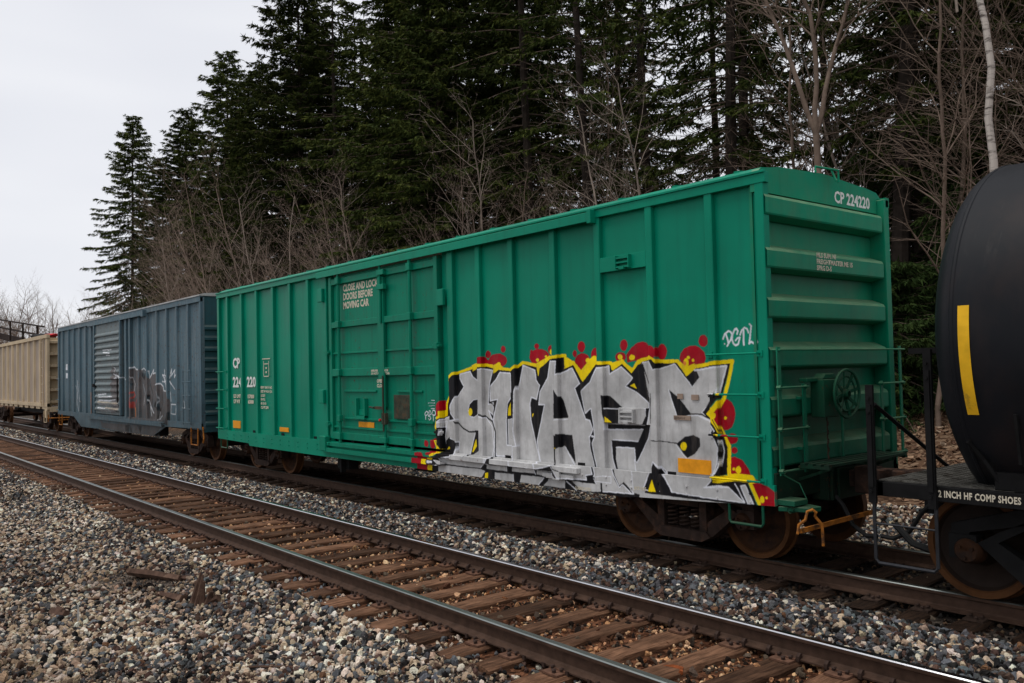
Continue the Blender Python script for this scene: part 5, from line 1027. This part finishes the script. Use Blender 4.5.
def bare(seed, H, lean=(0, 0), stems=1, spread=.25, fork=None, twig=1.0, r0=.11, up=.5, gen=3, wob=.07):
    """leafless tree: recursive limbs as thin tapered tubes"""
    g_ = np.random.default_rng(seed); S0 = []; S = []
    def grow(p, d, L_, r_, lv):
        n_ = max(3, int(L_/.55)) if lv == 0 else max(2, int(L_/.4)); st = L_/n_
        for i in range(n_):
            p2 = p+d*st; ra = r_*(1-.75*i/n_); rb = r_*(1-.75*(i+1)/n_)
            (S0 if lv == 0 else S).append([*p, ra, *p2, rb]); p = p2
            d = d+g_.normal(0, wob*(1+.5*lv), 3)+np.array([0, 0, .035*(1 if lv else .3)]); d /= np.linalg.norm(d)
            fr = (i+1)/n_
            if lv < gen and fr > (.22 if lv == 0 else .12):
                for _ in range(1+(g_.random() < .55*twig)):
                    az_ = g_.random()*6.28; side = np.array([math.cos(az_), math.sin(az_), 0]); side -= d*side.dot(d); side /= np.linalg.norm(side)+1e-6
                    nd = d*up+side*g_.uniform(.5, .95)+np.array([0, 0, .15]); nd /= np.linalg.norm(nd)
                    grow(p, nd, L_*g_.uniform(.24, .42)*(1.15-fr*.6), max(rb*.55, .0045), lv+1)
        return
    for k in range(stems):
        az_ = 2*PI*k/max(1, stems)+g_.normal(0, .4); o = g_.uniform(0, .35)*(stems > 1)
        d = np.array([math.cos(az_)*spread*(stems > 1)*g_.uniform(.3, 1.3)+lean[0], math.sin(az_)*spread*(stems > 1)*.8+lean[1], 1.]); d /= np.linalg.norm(d)
        hh = H*g_.uniform(.7, 1.05) if stems > 1 else H
        if fork and stems == 1:
            p = np.zeros(3); zf = fork
            nn = 5
            for i in range(nn): S0.append([*p, r0*(1-.05*i), *(p+d*zf/nn), r0*(1-.05*(i+1))]); p = p+d*zf/nn
            for sx in (-1, 1, .35):
                d2 = d+np.array([sx*.24-.05, g_.normal(0, .15), 0]); d2 /= np.linalg.norm(d2); grow(p, d2, (H-zf)*g_.uniform(.85, 1.05), r0*.62, 0)
        else: grow(np.array([math.cos(az_)*o, math.sin(az_)*o, 0]), d, hh, r0*g_.uniform(.6, 1) if stems > 1 else r0, 0)
    return S0, S
def bare_meshes(mat_, *a, **k):
    S0, S = bare(*a, **k); P, T = tubes(S0, 6); m0 = tri_mesh('trunk', P, T, mat_); P, T = tubes(S, 3); return m0, tri_mesh('branches', P, T, mat_)
BT = ('trunk', 'branches')
SHR = [bare_meshes(BROWNB, 31, 10.5, (-.28, 0), 5, .36, r0=.055, up=.72, twig=1.0, gen=3, wob=.045), bare_meshes(GREYB, 32, 9.5, (-.10, 0), 4, .30, r0=.06, up=.65, twig=1, gen=3, wob=.05),
       bare_meshes(BROWNB, 33, 8.0, (-.38, -.05), 6, .40, r0=.045, up=.80, twig=1.0, gen=3, wob=.045)]
SAP = [bare_meshes(GREYB, 41, 11.5, (0, 0), 1, r0=.07, up=.55, twig=1.0), bare_meshes(TWIGB, 42, 13, (.06, 0), 1, r0=.062, up=.5, twig=1.1), bare_meshes(TWIGB, 43, 15.5, (-.02, 0), 1, fork=7.0, r0=.10, up=.62, wob=.075, twig=1.4)]
SH_G = 'bare multi stemmed shrubs along the forest edge'
for i, (x, y, s) in enumerate([(-63, 17.5, .62), (-58, 17, .72), (-53, 16.5, .82), (-49.5, 18, 1.0), (-46, 16.6, .98), (-42.5, 17.8, 1.05), (-39.5, 16.4, 1.0), (-36.5, 17.6, 1.02), (-33.2, 16.6, .9), (-30, 17.6, .8), (-27, 17, .62), (-24, 17.8, .55), (-20.5, 18, .6),
        (-17.5, 18.5, .62), (-66, 19, .55), (-71, 19, .5), (-44, 20, 1.05), (-37.5, 20, 1.1), (-52, 20, .9)]):
    put_tree('bare_shrub', SHR[i % 3], x, y, s*1.22, r.uniform(-.5, .5), 'bare brown many stemmed shrub leaning out from the forest edge', 'shrub', SH_G, parts=BT)
put_tree('bare_tree', SAP[0], -22.4, 17.0, .86, .5, 'bare pale grey tree standing before dark spruces above the boxcar roof centre', 'bare tree', parts=BT)
put_tree('bare_tree', SAP[2], -10.5, 18.0, 1.0, .2, 'bare tree with forked trunk behind the top corner of the green boxcar', 'bare tree', parts=BT)
put_tree('bare_tree', SAP[1], -8.4, 18.6, .95, 2.0, 'thin leaning brown tree between green boxcar and black tank', 'bare tree', parts=BT)
SP_G = 'slender bare saplings among the spruces'
for i, (x, y, s) in enumerate([(-15.4, 17.6, .80), (-12.9, 20, 1.0), (-17.5, 19.2, .9), (-19.7, 17.2, .62), (-4.9, 18, 1.0), (-6.3, 20.5, 1.0), (-3.0, 19.5, .9), (-9.4, 22, 1.1), (-11.5, 23, 1.05), (-7.2, 23.5, 1.1), (-14, 23, 1.0), (-26.4, 19, .8), (-5.2, 23, 1.1), (-20.5, 21, 1.0), (-33, 19, .95)]):
    put_tree('bare_sapling', SAP[i % 2], x, y, s, i*2.1, 'slender leafless brown sapling in front of the spruce trunks', 'sapling', SP_G, parts=BT)
# snags
def snag(x, y, h, rr_, label):
    q = MB(); rs = random.Random(int(h*10)); q.tube([(0, 0, 0), (.02, 0, h*.4), (.0, .02, h*.75)], [rr_, rr_*.85, rr_*.7], 9)
    for k_ in range(6):
        t = 2*PI*k_/6; l_ = h*(.78+.22*rs.random()); q.tube([(rr_*.4*math.cos(t), rr_*.4*math.sin(t), h*.70), (rr_*.45*math.cos(t)-.05, rr_*.4*math.sin(t), l_)], [rr_*.34, .008], 4)
    t = thing('broken_snag', label, 'snag', (x, y, float(gz(x, y))-.1), data=q.mesh('broken_snag', PALEW)); return t
snag(-21.2, 16.4, 6.6, .12, 'taller pale broken trunk splintered at top, beside bare grey tree'); snag(-20.5, 16.6, 6.0, .055, 'short thin pale stub beside the taller broken trunk'); snag(-17.6, 16.6, 6.3, .07, 'broken pale stump just above the boxcar roof')
# birch
bz0 = float(gz(-6.2, 16.6)); q = MB()
q.tube([(.0, 0, 0), (-.02, 0, 2), (.02, 0, 4.4), (.02, 0, 5.6), (-.04, 0, 6.4), (.05, 0, 7.3), (-.02, 0, 8.1), (-.22, .05, 9.2), (-.45, .05, 10.4), (-.55, .1, 12), (-.8, .1, 14)], [.085, .078, .074, .068, .065, .062, .058, .054, .047, .038, .02], 9)
bt = thing('birch_tree', 'white trunked birch rising behind the top of the black tank', 'birch tree', (-6.35, 16.6, bz0-.1))
q.build('trunk', BIRCH, bt, smooth=True); S0, S = bare(55, 6, (-.05, 0), 1, r0=.03, twig=.8, up=.5); P, T = tubes([[a_[0]-.5, a_[1], a_[2]+8.5, a_[3], a_[4]-.5, a_[5], a_[6]+8.5, a_[7]] for a_ in S0+S], 3); link('branches', tri_mesh('branches', P, T, GREYB), bt)
# far bare trees at the left
FAR = [bare_meshes(TWIGB, 61, 12, (0, 0), 5, .28, r0=.12, up=.7, twig=.9, gen=3, wob=.05), bare_meshes(TWIGB, 62, 11, (0, 0), 3, .3, r0=.12, up=.6, twig=1, gen=3, wob=.06)]
FG_ = 'leafless trees far down the line'
for i, (x, y, s) in enumerate([(-118, 13, .98), (-112, 17, 1.0), (-124, 19, 1.08), (-116, 22, .95), (-128, 13.5, .95), (-108, 20, .88), (-135, 29, .95), (-140, 38, .9), (-112, 31, .66), (-120, 35, .78), (-105, 25.5, .62), (-98, 27, .6), (-134, 22, 1.0)]):
    put_tree('bare_tree', FAR[i % 2], x, y, s, i*1.7, 'distant leafless tree against the pale sky at far left', 'bare tree', FG_, parts=BT)

# ---------------------------------------------------------------- wooden bridge at far left
WDARK = simple('weathered_dark_timber', (.035, .024, .02), .9, 0, .3, 2, .4)
br = thing('wooden_bridge', 'dark timber bridge ramp with railings behind the tan hopper car', 'bridge', (-78, 14.5, 0))
for dz, hh in ((0, .12), (-.75, .15), (-1.6, .6)): MB().bar((-24, 0, 8.7+dz), (0, .3, 6.55+dz), .12, hh).build('railing_bar' if hh < .5 else 'deck_beam', WDARK, br)
for k_ in range(5):
    x_ = -24+k_*6.0; zt = 8.7-2.15*k_/4
    MB().box(x_-.06, x_+.06, -.25, -.1, zt-1.7 if k_ % 3 else -.5, zt+.05).build('post', WDARK, br)

# ---------------------------------------------------------------- debris in the gravel
OLDW = simple('rotten_wood', (.085, .05, .036), .95, 0, .5, 7, .9, dirt=(.17, .11, .075), dirt_amt=.52)
def chunk(name, label, cat_, loc, pts, m_=OLDW):
    q = MB()
    for a_, b_, w_, h_ in pts:
        rs = random.Random(int(abs(a_[0]*31+b_[2]*17)*10))
        a_ = Vector(a_); b_ = Vector(b_); mid_ = (a_+b_)/2+Vector((rs.uniform(-.01, .01), rs.uniform(-.01, .01), rs.uniform(-.008, .012)))
        q.tube([a_, mid_, b_], [w_, (w_+h_)/2*rs.uniform(.85, 1.15), h_], 5)
    return thing(name, label, cat_, loc, data=q.mesh(name, m_))
def G(x, y): return (x, y, float(gz(x, y)))
chunk('wood_splinter', 'upright jagged splinter of an old tie in the gravel', 'wood splinter', G(-9.55, 3.30),
      [((-.02, -.05, -.03), (.09, .02, .40), .055, .006), ((.03, -.02, -.03), (.10, .03, .35), .05, .01), ((.08, .02, -.02), (.11, .04, .28), .05, .012), ((-.05, -.04, -.02), (.05, .0, .25), .035, .008), ((.10, .06, -.02), (.17, .10, .17), .07, .02), ((.02, .05, 0), (.22, .16, .10), .06, .04)])
chunk('wood_scrap', 'flat brown wood scrap lying left of the upright splinter', 'wood scrap', G(-10.05, 3.14), [((-.28, -.02, .03), (.26, .09, .05), .025, .055), ((-.1, .03, .02), (.24, .13, .03), .03, .05)])
chunk('broken_plank', 'long broken dark plank lying in the gravel behind the splinter', 'broken plank', G(-11.05, 3.32), [((-.50, -.18, .05), (.42, .16, .06), .05, .045), ((-.3, -.05, .03), (.5, .22, .07), .05, .03), ((-.52, -.12, .02), (-.1, .0, .04), .04, .05)])
chunk('rotten_wood_lump', 'dark rotten wood lump in pale gravel at lower left', 'wood lump', G(-10.55, 2.12), [((-.10, -.02, .04), (.16, .06, .05), .055, .045), ((-.04, .02, .06), (.13, .03, .09), .045, .02), ((-.12, -.04, .02), (.0, .02, .04), .04, .03)])
chunk('marker_stick', 'thin pale upright stick in gravel at lower left', 'stick', G(-10.05, 2.22), [((0, 0, -.05), (.004, 0, .20), .009, .008)], simple('pale_plastic', (.42, .42, .40), .6))
chunk('rusty_scrap', 'bent rusty orange strip between the ties at bottom right', 'scrap iron', (-4.42, 5.15, -.215), [((-.10, .02, .01), (.05, .06, .03), .02, .018), ((.05, .06, .03), (.09, .0, .02), .018, .02)], simple('orange_rust', (.22, .06, .02), .85, 0, .4, 20, .5))
for i, (x, y, l_, a_, lb) in enumerate([(-7.3, 2.95, .5, .6, 'thin brown branch lying across gravel near bottom centre'), (-7.9, 3.05, .35, 2.0, 'short brown branch crossing a longer one in the gravel'), (-10.9, 2.4, .35, 1.2, 'curved twig beside the dark wood lump'), (-14.5, 3.3, .5, .3, 'brown stick lying in the middle of the foreground gravel')]):
    chunk('fallen_twig', lb, 'twig', G(x, y), [((0, 0, .035), (l_*.5*math.cos(a_), l_*.5*math.sin(a_), .06), .014, .011), ((l_*.5*math.cos(a_), l_*.5*math.sin(a_), .06), (l_*math.cos(a_+.25), l_*math.sin(a_+.25), .04), .011, .005)])
